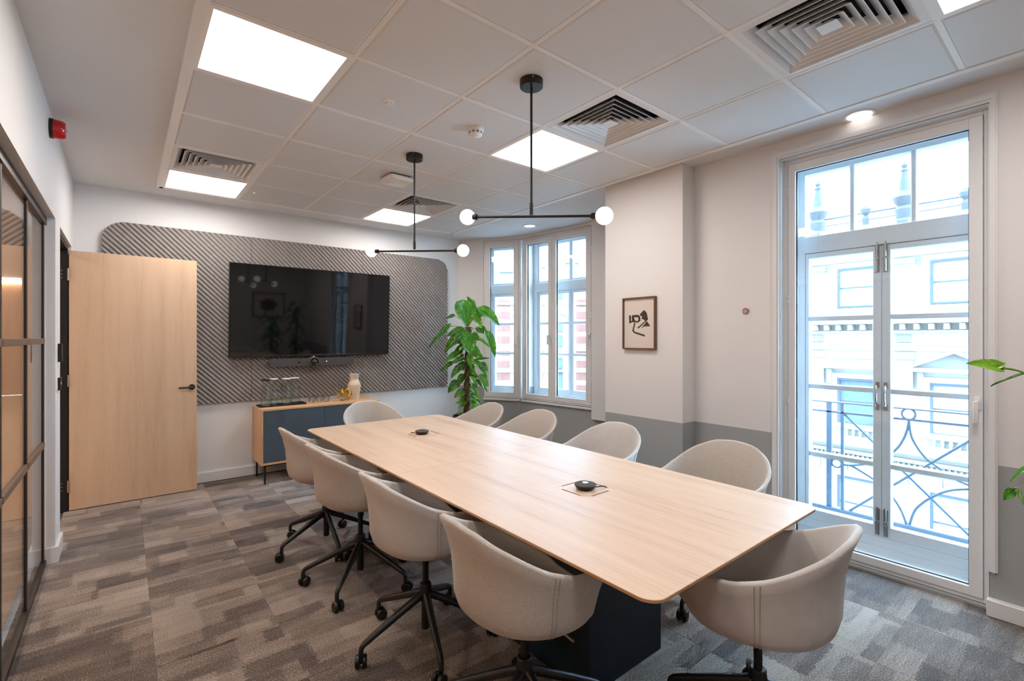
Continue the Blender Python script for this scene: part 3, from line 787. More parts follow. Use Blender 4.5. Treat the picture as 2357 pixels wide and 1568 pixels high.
# pendants
def pendant(name, cx, cy, a, b, zc, label):
    c = thing(name, label, 'pendant lamp', (cx, cy, ZG), group='two-globe bar pendants')
    obj('canopy', MB().lathe([(1e-5, 0), (0.060, 0.0), (0.060, -0.036), (0.057, -0.039), (1e-5, -0.039)], 40), M['black'], c, 35)
    obj('canopy_screw', MB().tube([(-0.035, -0.0495, -0.012), (-0.037, -0.055, -0.012)], 0.004, 8), M['steel'], c)
    z = zc - ZG
    obj('stem', MB().tube([(0, 0, -0.035), (0, 0, z + 0.01)], 0.0065, 12), M['black'], c, True)
    obj('swivel', MB().tube([(0, 0, z + 0.008), (0, 0, z + 0.062)], 0.0098, 12).tube([(0, 0, z + 0.066), (0, 0, z + 0.07)], 0.009, 12), M['black'], c, True)
    A = Vector(a) - Vector((cx, cy, ZG)); B = Vector(b) - Vector((cx, cy, ZG)); d = (B - A).normalized()
    obj('bar', MB().tube([A + d * 0.058, B - d * 0.058], 0.0068, 12), M['black'], c, True)
    for P, s in ((A, 1), (B, -1)):
        obj('socket', MB().tube([P + d * s * 0.036, P + d * s * 0.062], 0.0155, 16).tube([P + d * s * 0.058, P + d * s * 0.068], 0.011, 16), M['black'], c, True)
        g = obj('globe', MB().sphere((0, 0, 0), 0.043, 32, 18), M['globe'], c, True); g.location = P
p1 = Vector((1.647, 1.874)); p2 = Vector((1.654, 3.178))
pendant('pendant_lamp', p1.x, p1.y, at_w(1076, 500, 2.673), at_w(1391, 497, 2.307), 2.083, 'black two-globe bar pendant hanging nearer the balcony window')
pendant('pendant_lamp', p2.x, p2.y, at_w(855, 579, 3.66), at_w(1066, 577, 3.36), 2.091, 'black two-globe bar pendant hanging nearer the television')

# ------------------------------------------------------------------ wall fittings
b = thing('fire_sounder', 'red fire alarm sounder high on the white wall', 'alarm', (XL, 3.936 + 0.02, 2.702))
obj('backplate', MB().lathe([(0.058, 0.0), (0.058, 0.018), (0.050, 0.018)], 36, axis='x'), M['black'], b, True)
obj('housing', MB().lathe([(0.056, 0.016), (0.055, 0.045), (0.052, 0.062), (0.044, 0.072), (1e-5, 0.075)], 40, axis='x'), M['red'], b, True)
obj('screw', MB().lathe([(0.004, 0.072), (0.003, 0.078), (1e-5, 0.078)], 12, axis='x'), M['steel'], b, True)
b = thing('card_reader', 'tall black card reader on the wall stub beside the doorway', 'card reader', (XL, 4.43, 1.35))
obj('body', MB().rbox(0, 0.022, -0.022, 0.022, -0.062, 0.062, 0.004, 2), M['tv_body'], b)
obj('bracket', MB().rbox(0.004, 0.016, 0.022, 0.030, -0.058, 0.058, 0.002, 1), M['brass'], b)
b = thing('exit_button', 'short black exit button plate below the card reader', 'switch', (XL, 4.43, 1.14))
obj('plate', MB().rbox(0, 0.014, -0.022, 0.022, -0.043, 0.043, 0.003, 2), M['tv_body'], b)
obj('button', MB().lathe([(0.010, 0.014), (0.009, 0.018), (1e-5, 0.018)], 20, axis='x'), M['steel'], b, True)
b = thing('wall_rosette', 'small clear round wall fitting with a red rim', 'wall fitting', (XR, 1.649, 1.644))
obj('dome', MB().lathe([(0.024, 0.0), (0.023, -0.012), (0.016, -0.020), (1e-5, -0.022)], 30, axis='x'), M['tumbler'], b, True)
obj('rim', MB().tube([(-0.008, 0.0225 * math.cos(q), 0.0225 * math.sin(q)) for q in [PI * (0.12 + 0.76 * k / 14) for k in range(15)]], 0.0035, 8), mat('pink_red_ring', (226, 110, 110), 0.4), b, True)
obj('core', MB().lathe([(0.015, 0.0), (0.014, -0.010), (1e-5, -0.012)], 24, axis='x'), mat('beige_core', (206, 186, 174), 0.6), b, True)

# framed print on the pier
f = thing('framed_print', 'thin walnut framed abstract black print on the pier', 'picture', (PIER_X, 2.4555, 1.573))
# local: y along wall (left in view = +y), z up, x into room negative
hw, hh = 0.1635, 0.2185
m = MB()
for (a, b_, c_, d_) in ((-hw, -hw + 0.011, -hh, hh), (hw - 0.011, hw, -hh, hh), (-hw + 0.011, hw - 0.011, -hh, -hh + 0.011), (-hw + 0.011, hw - 0.011, hh - 0.011, hh)):
    m.box(-0.028, 0.0, a, b_, c_, d_)
obj('frame', m, M['frame_wood'], f)
obj('print', MB().box(-0.012, -0.006, -hw + 0.010, hw - 0.010, -hh + 0.010, hh - 0.010), M['paper'], f)
# shapes in print coordinates: (0..1 across from the left in view, 0..1 down), from the visible artwork
def pp(a, b_): return (hw - 0.012 - a * (2 * hw - 0.024), hh - 0.012 - b_ * (2 * hh - 0.024))
def ink(poly, d=0.0):
    obj('ink_shape', MB().prism([pp(*q) for q in poly], -0.0135 - d, -0.012, 'yzx'), M['ink'], f)
ink([(0.52, 0.32), (0.66, 0.235), (0.745, 0.29), (0.79, 0.43), (0.70, 0.46), (0.63, 0.42), (0.57, 0.41), (0.61, 0.37), (0.55, 0.35)])
ink([(0.70, 0.455), (0.775, 0.435), (0.48, 0.605), (0.44, 0.59)], 0.0001)
ink([(0.755, 0.46), (0.86, 0.565), (0.66, 0.565), (0.57, 0.60)], 0.0002)
ink([(0.16, 0.335), (0.22, 0.33), (0.22, 0.45), (0.33, 0.43), (0.43, 0.46), (0.36, 0.48), (0.27, 0.47), (0.17, 0.50)], 0.0003)
ink([(0.27, 0.33), (0.46, 0.325), (0.53, 0.36), (0.54, 0.45), (0.44, 0.49), (0.40, 0.475), (0.48, 0.435), (0.47, 0.375), (0.32, 0.375), (0.36, 0.44), (0.27, 0.45), (0.245, 0.38)], 0.0004)
ink([(0.335, 0.49), (0.375, 0.49), (0.32, 0.63), (0.35, 0.67), (0.68, 0.735), (0.68, 0.77), (0.34, 0.70), (0.27, 0.655)], 0.0005)
obj('glazing', MB().box(-0.0165, -0.0155, -hw + 0.0105, hw - 0.0105, -hh + 0.0105, hh - 0.0105), M['pane_pic'], f)
# picture on the wall facing the television (seen in the screen)
f = thing('wall_picture', 'dark framed picture with a black blot on the wall facing the television', 'picture', (2.75, YF, 1.62))
m = MB()
for (a, b_, c_, d_) in ((-0.36, -0.33, -0.30, 0.30), (0.33, 0.36, -0.30, 0.30), (-0.33, 0.33, -0.30, -0.27), (-0.33, 0.33, 0.27, 0.30)): m.box(a, b_, 0.0, 0.03, c_, d_)
obj('frame', m, M['tv_body'], f)
obj('print', MB().box(-0.33, 0.33, 0.004, 0.012, -0.27, 0.27), M['paper'], f)
blot = [(0.19 * math.cos(q) * (1 + 0.12 * math.sin(5 * q + 1)), 0.15 * math.sin(q) * (1 + 0.14 * math.cos(7 * q))) for q in [2 * PI * k / 40 for k in range(40)]]
obj('ink_shape', MB().prism(blot, 0.012, 0.0135, 'xzy'), M['ink'], f)

# ribbed acoustic panel
ap = thing('acoustic_panel', 'grey diagonally ribbed felt acoustic panel covering the end wall', 'acoustic panel', (0, YB, 0))
PX0, PX1, PZ0, PZ1, PR = -0.155, 3.445, 0.79, 2.512, 0.17
def clip_line(c, x0, x1, rl, rr):
    # line z = -x + c inside [x0,x1]x[PZ0,PZ1] with rounded top corners; returns x range
    lo, hi = x0, x1
    lo = max(lo, c - PZ1); hi = min(hi, c - PZ0)
    if lo >= hi: return None
    def inside(x):
        z = c - x
        if rl and x < x0 + PR and z > PZ1 - PR: return (x - x0 - PR) ** 2 + (z - PZ1 + PR) ** 2 <= PR * PR
        if rr and x > x1 - PR and z > PZ1 - PR: return (x - x1 + PR) ** 2 + (z - PZ1 + PR) ** 2 <= PR * PR
        return True
    mid = None
    for k in range(41):
        x = lo + (hi - lo) * k / 40
        if inside(x): mid = x; break
    if mid is None: return None
    def bis(a, b):
        if inside(a): return a
        for _ in range(22):
            q = (a + b) / 2
            if inside(q): b = q
            else: a = q
        return b
    mids = [lo + (hi - lo) * k / 40 for k in range(41) if inside(lo + (hi - lo) * k / 40)]
    return bis(lo, mids[0]), bis(hi, mids[-1])
PITCH = 0.0495
PROF = [(0.0, 0.022), (0.12, 0.0335), (0.30, 0.039), (0.62, 0.039), (0.80, 0.0335), (0.92, 0.022)]
for k in range(3):
    x0, x1 = PX0 + 1.2 * k + (0.0015 if k else 0), PX0 + 1.2 * (k + 1) - (0.0015 if k < 2 else 0)
    rl, rr = k == 0, k == 2
    m = MB(); prev = None
    c0 = x0 + PZ0; c1 = x1 + PZ1
    i = math.floor(c0 / PITCH)
    lines = []
    while i * PITCH < c1 + PITCH:
        for f_, h_ in PROF: lines.append((i * PITCH + f_ * PITCH, h_))
        i += 1
    vs = []; fs = []
    for c_, h_ in lines:
        r = clip_line(c_, x0, x1, rl, rr)
        if r is None or r[1] - r[0] < 1e-4: prev = None; continue
        a = (r[0], -h_, c_ - r[0]); b_ = (r[1], -h_, c_ - r[1])
        n0 = len(vs); vs += [a, b_, (a[0], -0.004, a[2]), (b_[0], -0.004, b_[2])]
        if prev is not None:
            fs += [(prev, prev + 1, n0 + 1, n0), (prev, n0, n0 + 2, prev + 2), (prev + 1, prev + 3, n0 + 3, n0 + 1)]
        prev = n0
    m.add(vs, fs)
    outline = rrect(x0, x1, PZ0, PZ1, PR, 10, (0, 0, 1 if rr else 0, 1 if rl else 0))
    m.prism(outline, -0.012, -0.0005, 'xzy')
    me = bpy.data.meshes.new('felt_panel'); me.from_pydata(m.v, [], m.f); me.update(); me.materials.append(M['felt'])
    link('felt_panel', me, ap)

# television (leaning slightly forward at the top)
tv = thing('television', 'large black wall-mounted television with glossy screen', 'television', (1.688, YB - 0.045, 1.250))
tv.rotation_euler = (R_(2.5), 0, 0)
hw = 0.862
obj('screen', MB().box(-hw + 0.008, hw - 0.008, -0.0605, -0.058, 0.016, 0.962), M['screen'], tv)
m = MB(); ring(m, -hw, hw, 0.0, 0.970, 0.009, 0.009, 0.009, 0.017, -0.063, -0.025, 0.002)
obj('bezel', m, M['tv_body'], tv)
obj('housing', MB().rbox(-hw + 0.003, hw - 0.003, -0.058, -0.022, 0.003, 0.967, 0.004, 1).rbox(-0.55, 0.55, -0.024, 0.0, 0.12, 0.72, 0.008, 1), M['tv_body'], tv)
# video bar
vb = thing('video_bar', 'charcoal video conferencing bar with a central camera lens under the television', 'video bar', (1.640, 5.55, 1.183))
prof = rrect(-0.458, 0.458, -0.042, 0.042, 0.0419, 8)
m = MB().prism(prof, -0.03, 0.03, 'xzy')
obj('body', m, M['charcoal'], vb, 50)
obj('bracket', MB().rbox(-0.14, 0.14, 0.03, 0.098, -0.02, 0.02, 0.004, 1), M['tv_body'], vb)
obj('lens_ring', MB().lathe([(0.058, 0.03), (0.060, -0.03), (0.057, -0.050), (0.046, -0.054), (0.044, -0.046)], 40, axis='y'), M['charcoal'], vb, True)
obj('lens', MB().lathe([(0.044, -0.044), (0.040, -0.050), (0.030, -0.046), (0.024, -0.052), (1e-5, -0.058)], 36, axis='y'), M['lens'], vb, True)
obj('sensor', MB().lathe([(1e-5, -0.032), (0.009, -0.032), (0.010, -0.029)], 18, (-0.155, 0, 0), 'y'), M['lens'], vb)
obj('status_led', MB().rbox(0.132, 0.143, -0.0315, -0.029, 0.0, 0.008, 0.001, 1), M['led_cyan'], vb)
obj('standby_led', MB().rbox(-0.012, 0.0, -0.045, -0.035, 0.058, 0.064, 0.001, 1), M['led_red'], vb)

# ------------------------------------------------------------------ table
TX0, TX1, TY0, TY1, TZ = 1.098, 2.275, 0.752, 3.903, 0.740
TYM = 2.318
tb = thing('conference_table', 'long light oak conference table with rounded corners on black box plinths', 'table', ((TX0 + TX1) / 2, (TY0 + TY1) / 2, 0))
ox_, oy_ = tb.location.x, tb.location.y
POW = [(1.690, 1.540), (1.722, 3.165)]
HS = 0.098
for k, (ya, yb) in enumerate(((TY0, TYM - 0.0008), (TYM + 0.0008, TY1))):
    out = rrect(TX0, TX1, ya, yb, 0.055, 10, (1, 1, 0, 0) if k == 0 else (0, 0, 1, 1))
    n = len(out)
    def shrink(d):
        res = []
        cx, cy = (TX0 + TX1) / 2, (ya + yb) / 2
        for x, y in out:
            sx = -d if x > cx else d
            sy = (-d if y > cy else d)
            if abs(y - TYM) < 0.01: sy = 0
            res.append((x + sx, y + sy))
        return res
    m = MB()
    top_, mid_, bot_ = shrink(0.0015), out, shrink(0.022)
    vs = [(x, y, TZ) for x, y in top_] + [(x, y, TZ - 0.0015) for x, y in mid_] + [(x, y, TZ - 0.010) for x, y in mid_] + [(x, y, TZ - 0.026) for x, y in bot_]
    fs = [tuple(range(3 * n, 4 * n))[::-1]] + [(q * n + i, q * n + (i + 1) % n, (q + 1) * n + (i + 1) % n, (q + 1) * n + i) for q in range(3) for i in range(n)]
    # top face with a square hole for the power hatch
    px, py = POW[k]
    h = HS + 0.001
    hole = [(px - h, py - h), (px + h, py - h), (px + h, py + h), (px - h, py + h)]
    m.add(vs, fs)
    bm = bmesh.new()
    ov = [bm.verts.new((x, y, TZ)) for x, y in top_]; hv = [bm.verts.new((x, y, TZ)) for x, y in hole]
    ed = [bm.edges.new((ov[i], ov[(i + 1) % n])) for i in range(n)] + [bm.edges.new((hv[i], hv[(i + 1) % 4])) for i in range(4)]
    bmesh.ops.triangle_fill(bm, use_beauty=True, use_dissolve=False, edges=ed)
    bm.verts.index_update()
    m.add([v.co[:] for v in bm.verts], [tuple(v.index for v in f_.verts) for f_ in bm.faces]); bm.free()
    hz = [(x, y, TZ) for x, y in hole] + [(x, y, TZ - 0.02) for x, y in hole]
    m.add(hz, [(i, (i + 1) % 4, 4 + (i + 1) % 4, 4 + i) for i in range(4)] + [(4, 5, 6, 7)])
    m.v = [(x - ox_, y - oy_, z) for x, y, z in m.v]
    me = m.mesh('tabletop', M['oak_table']); me.materials.append(M['oak_edge'])
    for pl in me.polygons:
        if abs(pl.normal.z) < 0.85 and pl.center.z < TZ - 0.001 and (abs(pl.center.x + ox_ - px) > 0.12 or abs(pl.center.y + oy_ - py) > 0.12): pl.material_index = 1
    link('tabletop', me, tb)
    # hatch lid with four slots
    m = MB(); s = HS; e = 0.060; w = 0.010
    m.box(-s + w, s - w, -s + w, s - w, -0.016, 0)
    for sx in (-1, 1):
        for sy in (-1, 1):
            m.box(min(sx * e, sx * s), max(sx * e, sx * s), min(sy * (s - w), sy * s), max(sy * (s - w), sy * s), -0.016, 0)
            m.box(min(sx * (s - w), sx * s), max(sx * (s - w), sx * s), min(sy * e, sy * (s - w)), max(sy * e, sy * (s - w)), -0.016, 0)
    obj('hatch_lid', m, M['oak_table'], tb, loc=(px - ox_, py - oy_, TZ - 0.0003))
    m = MB()
    for q in range(4):
        a = Matrix.Rotation(q * PI / 2, 4, 'Z')
        m2 = MB().box(-e, e, s - w, s, -0.008, -0.006); m2.xf(a); m.add(m2.v, m2.f)
    obj('slot_brush', m, M['slot'], tb, loc=(px - ox_, py - oy_, TZ))
for (ya, yb) in ((1.300, 1.795), (2.84, 3.335)):
    obj('plinth', MB().rbox(1.45 - ox_, 1.947 - ox_, ya - oy_, yb - oy_, 0.0, TZ - 0.026, 0.002, 1), M['navy'], tb)
obj('underframe', MB().box(1.5 - ox_, 1.9 - ox_, 1.80 - oy_, 2.835 - oy_, TZ - 0.07, TZ - 0.0265), M['black'], tb)
# microphone pods
for k, (px, py) in enumerate(POW):
    c = thing('microphone_pod', ('round charcoal microphone pod with a pale touch button on the table' if k == 0 else 'round charcoal microphone pod near the television end of the table'), 'microphone', (px - 0.004 + (0 if k == 0 else -0.006), py - 0.006 + (0 if k == 0 else 0.012), TZ + 0.0004), group='table microphone pods')
    obj('body', MB().lathe([(0.036, 0.0), (0.043, 0.006), (0.0505, 0.018), (0.051, 0.021)], 44), M['tv_body'], c, True)
    obj('grille', MB().lathe([(0.051, 0.021), (0.050, 0.024), (0.034, 0.0285), (0.015, 0.030), (1e-5, 0.030)], 44), M['charcoal'], c, True)
    obj('touch_button', MB().lathe([(0.0145, 0.0295), (0.014, 0.0305), (1e-5, 0.0306)], 28), M['plastic'] if k == 0 else M['tv_body'], c, True)
    if k == 0: path = [(0.030, -0.036, 0.011), (0.055, -0.047, 0.012), (0.083, -0.048, 0.006), (0.0972, -0.042, -0.003)]
    else: path = [(-0.040, 0.028, 0.010), (-0.060, 0.045, 0.010), (-0.050, 0.072, 0.006), (-0.030, 0.0872, -0.003)]
    obj('cable', MB().tube(spline(path, 6), 0.0028, 8), M['black'], c, True)

# ------------------------------------------------------------------ chairs
def smooth_interp(xs, ys):
    g = np.linspace(0, 180, 361); y = np.interp(g, xs, ys)
    k = np.exp(-0.5 * (np.arange(-14, 15) / 5.0) ** 2); k /= k.sum()
    yy = np.convolve(np.concatenate([y[14:0:-1], y, y[-2:-16:-1]]), k, 'valid')
    return lambda d: float(np.interp(abs(d), g, yy))
RIM = smooth_interp([0, 22, 45, 68, 88, 108, 120, 132, 145, 160, 180], [0.830, 0.820, 0.772, 0.710, 0.674, 0.662, 0.648, 0.597, 0.535, 0.498, 0.486])
Z0S = 0.455
def shell_profile(th):
    zr = RIM(math.degrees(th)); h = (zr - Z0S) / (0.815 - Z0S)
    back_p = [0, 0.30, 0.52, 0.69, 0.79, 0.825, 0.835, 0.857, 0.915, 1.0]
    arm_p = [0, 0.30, 0.52, 0.70, 0.82, 0.868, 0.888, 0.908, 0.932, 0.96]
    tall_z = [0, 0.004, 0.018, 0.055, 0.125, 0.225, 0.40, 0.62, 0.83, 1.0]
    flat_p = [0, 0.20, 0.40, 0.55, 0.68, 0.79, 0.88, 0.94, 0.98, 1.0]
    k = min(1, max(0, (h - 0.12) / 0.45)); k = k * k * (3 - 2 * k)
    # arms flare less than the back
    bk = min(1, max(0, (h - 0.55) / 0.45))
    pr = []
    for ab, aa, z, f_ in zip(back_p, arm_p, tall_z, flat_p):
        a = ab * bk + aa * (1 - bk)
        pr.append((f_ + (a - f_) * k, Z0S + z * (zr - Z0S)))
    return pr
def plan_r(th):
    c, s = math.cos(th), math.sin(th)
    a = 0.300 if c > 0 else 0.262
    return (abs(c / a) ** 2.35 + abs(s / 0.298) ** 2.35) ** (-1 / 2.35)
def shell_point(th, i, inner):
    pr = shell_profile(th); R = plan_r(th); p, z = pr[i]
    r = R * p
    if inner:
        wall = min(1, max(0, (p - 0.45) / 0.4)); wall = wall * wall * (3 - 2 * wall)
        top = i / 9.0
        r -= 0.024 * wall * min(1, r / 0.1); z += 0.030 * (1 - wall) * (1 - top * 0.3)
        if i == 9: r += 0.0; 
    return (-math.cos(th) * r, math.sin(th) * r, z)
def build_shell():
    NT_ = 72; vs = []; fs = []; ring_n = []
    rows = []
    for i in range(10): rows.append([shell_point(2 * PI * k / NT_ - PI, i, False) for k in range(NT_)])
    o9 = rows[9]; i9 = [shell_point(2 * PI * k / NT_ - PI, 9, True) for k in range(NT_)]
    def mix(f_, dz): return [tuple(Vector(a).lerp(Vector(b), f_) + Vector((0, 0, dz))) for a, b in zip(o9, i9)]
    rows.append(mix(0.12, 0.006)); rows.append(mix(0.5, 0.0115)); rows.append(mix(0.88, 0.006))
    for i in range(9, -1, -1): rows.append([shell_point(2 * PI * k / NT_ - PI, i, True) for k in range(NT_)])
    m = MB()
    for r in rows: vs += r
    for j in range(len(rows) - 1):
        for k in range(NT_):
            fs.append((j * NT_ + k, j * NT_ + (k + 1) % NT_, (j + 1) * NT_ + (k + 1) % NT_, (j + 1) * NT_ + k))
    return m.add(vs, fs)
shell_mb = build_shell()
def shell_mesh(material):
    me = shell_mb.mesh('seat_shell', material, 80)
    return me
def seam_mesh(deg, off):
    pts = []
    th = R_(deg + off)
    for i in range(2, 10):
        x, y, z = shell_point(th, i, False); pts.append((x * 1.0015, y * 1.0015, z))
    return MB().tube(spline(pts, 4), 0.0016, 6)
SM = {k: shell_mesh(M[k]) for k in ('linen', 'velour', 'velour_scuff')}
CUSH = {}
for k in SM:
    m = MB()
    prof = [(1e-5, 0.502), (0.10, 0.503), (0.165, 0.500), (0.192, 0.492), (0.200, 0.482), (0.19, 0.474), (1e-5, 0.474)]
    m.lathe([(r, z) for r, z in prof], 40); m.v = [(x * 1.06 + 0.012, y, z) for x, y, z in m.v]
    CUSH[k] = m.mesh('seat_cushion', M[k], 60)
SEAMS = [MB() for _ in range(2)]
for q, sg in enumerate((-1, 1)):
    for off in (0, 3.2):
        s_ = seam_mesh(sg * 72, sg * off); SEAMS[q].add(s_.v, s_.f)
SEAM_ME = [s_.mesh('seam', M['seam'], True) for s_ in SEAMS]
PLATE_ME = MB().lathe([(1e-5, 0.440), (0.06, 0.440), (0.10, 0.448), (0.16, 0.460)], 32).mesh('seat_plate', M['black'], True)
COLUMN_ME = MB().lathe([(0.017, 0.052), (0.0195, 0.056), (0.0195, 0.21), (0.0145, 0.21), (0.0145, 0.37), (0.0185, 0.375), (0.0185, 0.445)], 20).mesh('column', M['black'], 40)
HUB_ME = MB().lathe([(0.020, 0.185), (0.029, 0.195), (0.031, 0.24), (0.028, 0.262), (0.028, 0.272), (0.024, 0.276), (0.0146, 0.276)], 24).mesh('hub', M['black'], 40)
leg = spline([(0.018, 0, 0.226), (0.10, 0, 0.192), (0.20, 0, 0.150), (0.285, 0, 0.113), (0.309, 0, 0.100), (0.319, 0, 0.084), (0.320, 0, 0.058)], 4)
nl = len(leg)
LEG_ME = MB().tube(leg, [0.0195 - 0.0085 * min(1, i / (nl * 0.75)) for i in range(nl)], 10).mesh('leg', M['black'], True)
m = MB()
for s in (-1, 1):
    m.lathe([(1e-5, s * 0.006), (0.024, s * 0.006), (0.0275, s * 0.009), (0.0275, s * 0.020), (0.024, s * 0.025), (0.012, s * 0.0255), (1e-5, s * 0.0245)], 22, (0.012, 0, 0.0278), 'y')
m.tube([(0.012, -0.008, 0.0278), (0.012, 0.008, 0.0278)], 0.010, 10).rbox(-0.008, 0.022, -0.006, 0.006, 0.026, 0.062, 0.003, 1)
CASTER_ME = m.mesh('caster', M['tv_body'], 35)
LEVER_ME = MB().tube([(0.03, -0.02, 0.433), (0.055, -0.10, 0.420), (0.07, -0.19, 0.400)], 0.005, 8).mesh('height_lever', M['steel'], True)
# (hub x, y, facing degrees, base offset degrees, fabric, label)
G = 'upholstered tub chairs on castors around the table'
CH = [
 (1.105, 3.435, 2, 50, 'linen', 'linen tub chair on the glass-partition side, closest to the sideboard'),
 (1.100, 2.800, 2, 10.6, 'linen', 'linen tub chair second from the sideboard on the glass-partition side'),
 (1.125, 2.050, 0, 37, 'velour', 'plain stone-grey tub chair third from the sideboard on the glass-partition side'),
 (1.148, 1.345, -3, 52, 'linen', 'linen tub chair farthest from the sideboard on the glass-partition side'),
 (1.825, 4.235, -90, 20, 'linen', 'linen tub chair at the table end in front of the sideboard'),
 (2.440, 3.630, 176, 5, 'linen', 'linen tub chair on the window side, closest to the pothos plant'),
 (2.500, 3.000, 180, 33, 'linen', 'linen tub chair second from the plant on the window side'),
 (2.510, 2.200, 180, 12, 'velour', 'stone-grey tub chair in front of the framed print'),
 (2.535, 1.380, 180, 40, 'linen', 'linen tub chair beside the tall balcony window'),
 (1.755, 0.775, 97, 30, 'velour_scuff', 'scuffed grey tub chair at the table end opposite the television'),
]
LIFT = {0: 0.012, 1: 0.012, 2: 0.006, 3: 0.0}      # gas-lift height of each seat
for n_, (x, y, a, bo, fab, lb) in enumerate(CH):
    c = thing('tub_chair', lb, 'chair', (x, y, 0), R_(a), G)
    dz = (0, 0, LIFT.get(n_, 0.0))
    link('seat_shell', SM[fab], c, dz); link('seat_cushion', CUSH[fab], c, dz)
    for s_ in SEAM_ME: link('seam', s_, c, dz)
    link('seat_plate', PLATE_ME, c, dz); link('column', COLUMN_ME, c, dz); link('hub', HUB_ME, c); link('height_lever', LEVER_ME, c, dz)
    rr = random.Random(n_ + 11)
    for k in range(5):
        l = link('leg', LEG_ME, c, (0, 0, 0), (0, 0, R_(bo + 72 * k - a)))
        link('caster', CASTER_ME, l, (0.320, 0, 0), (0, 0, rr.uniform(0, 2 * PI)))

# ------------------------------------------------------------------ sideboard and things on it
SX0, SX1, SY0, SY1, SZ0, SZ1 = 1.045, 2.262, 5.198, 5.618, 0.190, 0.745
sb = thing('sideboard', 'oak sideboard with slate blue doors on thin black legs', 'sideboard', ((SX0 + SX1) / 2, SY1, 0))
ax, ay = sb.location.x, sb.location.y
obj('top_board', MB().rbox(SX0 - ax, SX1 - ax, SY0 - ay, 0, SZ1 - 0.02, SZ1, 0.0015, 1), M['oak_side_x'], sb)
obj('bottom_board', MB().rbox(SX0 - ax, SX1 - ax, SY0 - ay, 0, SZ0, SZ0 + 0.02, 0.0015, 1), M['oak_side_x'], sb)
for x in (SX0, SX1 - 0.02): obj('side_panel', MB().box(x - ax, x + 0.02 - ax, SY0 - ay + 0.0005, 0, SZ0 + 0.02, SZ1 - 0.02), M['oak_side_z'], sb)
obj('back_panel', MB().box(SX0 + 0.02 - ax, SX1 - 0.02 - ax, -0.012, -0.002, SZ0 + 0.02, SZ1 - 0.02), M['oak_side_x'], sb)
mid = 1.653
for x0, x1 in ((SX0 + 0.022, mid - 0.0015), (mid + 0.0015, SX1 - 0.022)):
    obj('cabinet_door', MB().rbox(x0 - ax, x1 - ax, SY0 - ay + 0.003, SY0 - ay + 0.022, SZ0 + 0.022, SZ1 - 0.022, 0.001, 1), M['blue_grey'], sb)
for x in (SX0 + 0.03, SX1 - 0.05):
    for y in (SY0 + 0.015, SY1 - 0.035): obj('leg', MB().box(x - ax, x + 0.016 - ax, y - ay, y + 0.016 - ay, 0.0, SZ0), M['black'], sb)
obj('leg_frame', MB().box(SX0 + 0.03 - ax, SX1 - 0.034 - ax, SY0 + 0.015 - ay, SY0 + 0.031 - ay, SZ0 - 0.014, SZ0 - 0.0004).box(SX0 + 0.03 - ax, SX1 - 0.034 - ax, SY1 - 0.035 - ay, SY1 - 0.019 - ay, SZ0 - 0.014, SZ0 - 0.0004), M['black'], sb)
tr = thing('serving_tray', 'slim black tray under the glass carafes', 'tray', (1.285, 5.425, SZ1))
m = MB().rbox(-0.225, 0.225, -0.085, 0.085, 0.0, 0.006, 0.002, 1)
obj('base', m, M['black'], tr)
m = MB()
for (a, b_, c_, d_) in ((-0.225, 0.225, -0.085, -0.080), (-0.225, 0.225, 0.080, 0.085), (-0.225, -0.220, -0.080, 0.080), (0.220, 0.225, -0.080, 0.080)): m.box(a, b_, c_, d_, 0.005, 0.015)
obj('rim', m, M['black'], tr)
prof = [(1e-5, 0.004), (0.040, 0.004), (0.0445, 0.010), (0.0455, 0.03), (0.045, 0.07), (0.041, 0.12), (0.032, 0.17), (0.027, 0.20), (0.027, 0.215), (0.0325, 0.262)]
inner = [(0.0305, 0.262), (0.025, 0.215), (0.025, 0.20), (0.030, 0.17), (0.039, 0.12), (0.0425, 0.07), (0.043, 0.03), (0.040, 0.014), (1e-5, 0.013)]
CAR_ME = MB().lathe(prof + inner, 32).mesh('glass_body', M['carafe'], True)
WAT_ME = MB().lathe([(1e-5, 0.0135), (0.0395, 0.0145), (0.0425, 0.03), (0.0424, 0.082), (1e-5, 0.082)], 32).mesh('water', M['water'], 50)
LID_ME = MB().lathe([(1e-5, 0.258), (0.026, 0.258), (0.028, 0.264), (0.040, 0.264), (0.041, 0.268), (0.039, 0.273), (1e-5, 0.274)], 32)
LID_W = LID_ME.mesh('lid', M['plastic'], True); LID_B = LID_ME.mesh('lid', M['black'], True)
CLAB = ['black-lidded glass carafe of water at the corner of the tray', 'white-lidded glass carafe of water beside the black-lidded one', 'white-lidded glass carafe of water at the front of the tray', 'white-lidded glass carafe of water at the end of the tray near the tumblers']
for (x, y, lid, lb) in ((1.128, 5.385, LID_B, CLAB[0]), (1.213, 5.455, LID_W, CLAB[1]), (1.328, 5.405, LID_W, CLAB[2]), (1.425, 5.462, LID_W, CLAB[3])):
    c = thing('carafe', lb, 'carafe', (x, y, SZ1 + 0.003), group='glass carafes on the tray')
    for q in (link('glass_body', CAR_ME, c), link('water', WAT_ME, c), link('lid', lid, c)): q.scale = (1.12, 1.12, 1.02)
tp = [(1e-5, 0.0005), (0.024, 0.0005), (0.029, 0.006), (0.034, 0.03), (0.036, 0.060)]
ti = [(0.0335, 0.060), (0.0318, 0.03), (0.027, 0.010), (0.023, 0.007), (1e-5, 0.007)]
TUM_ME = MB().lathe(tp + ti, 26).mesh('tumbler', M['tumbler'], True)
for k in range(9):
    r_, c_ = divmod(k, 3)
    o = link('tumbler', TUM_ME, None, (1.580 + 0.078 * c_ + 0.026 * r_ , 5.400 + 0.072 * r_, SZ1))
    tag(o, 'small clear glass tumbler in the cluster between carafes and gold knot', 'glass', 'glass tumblers on the sideboard')
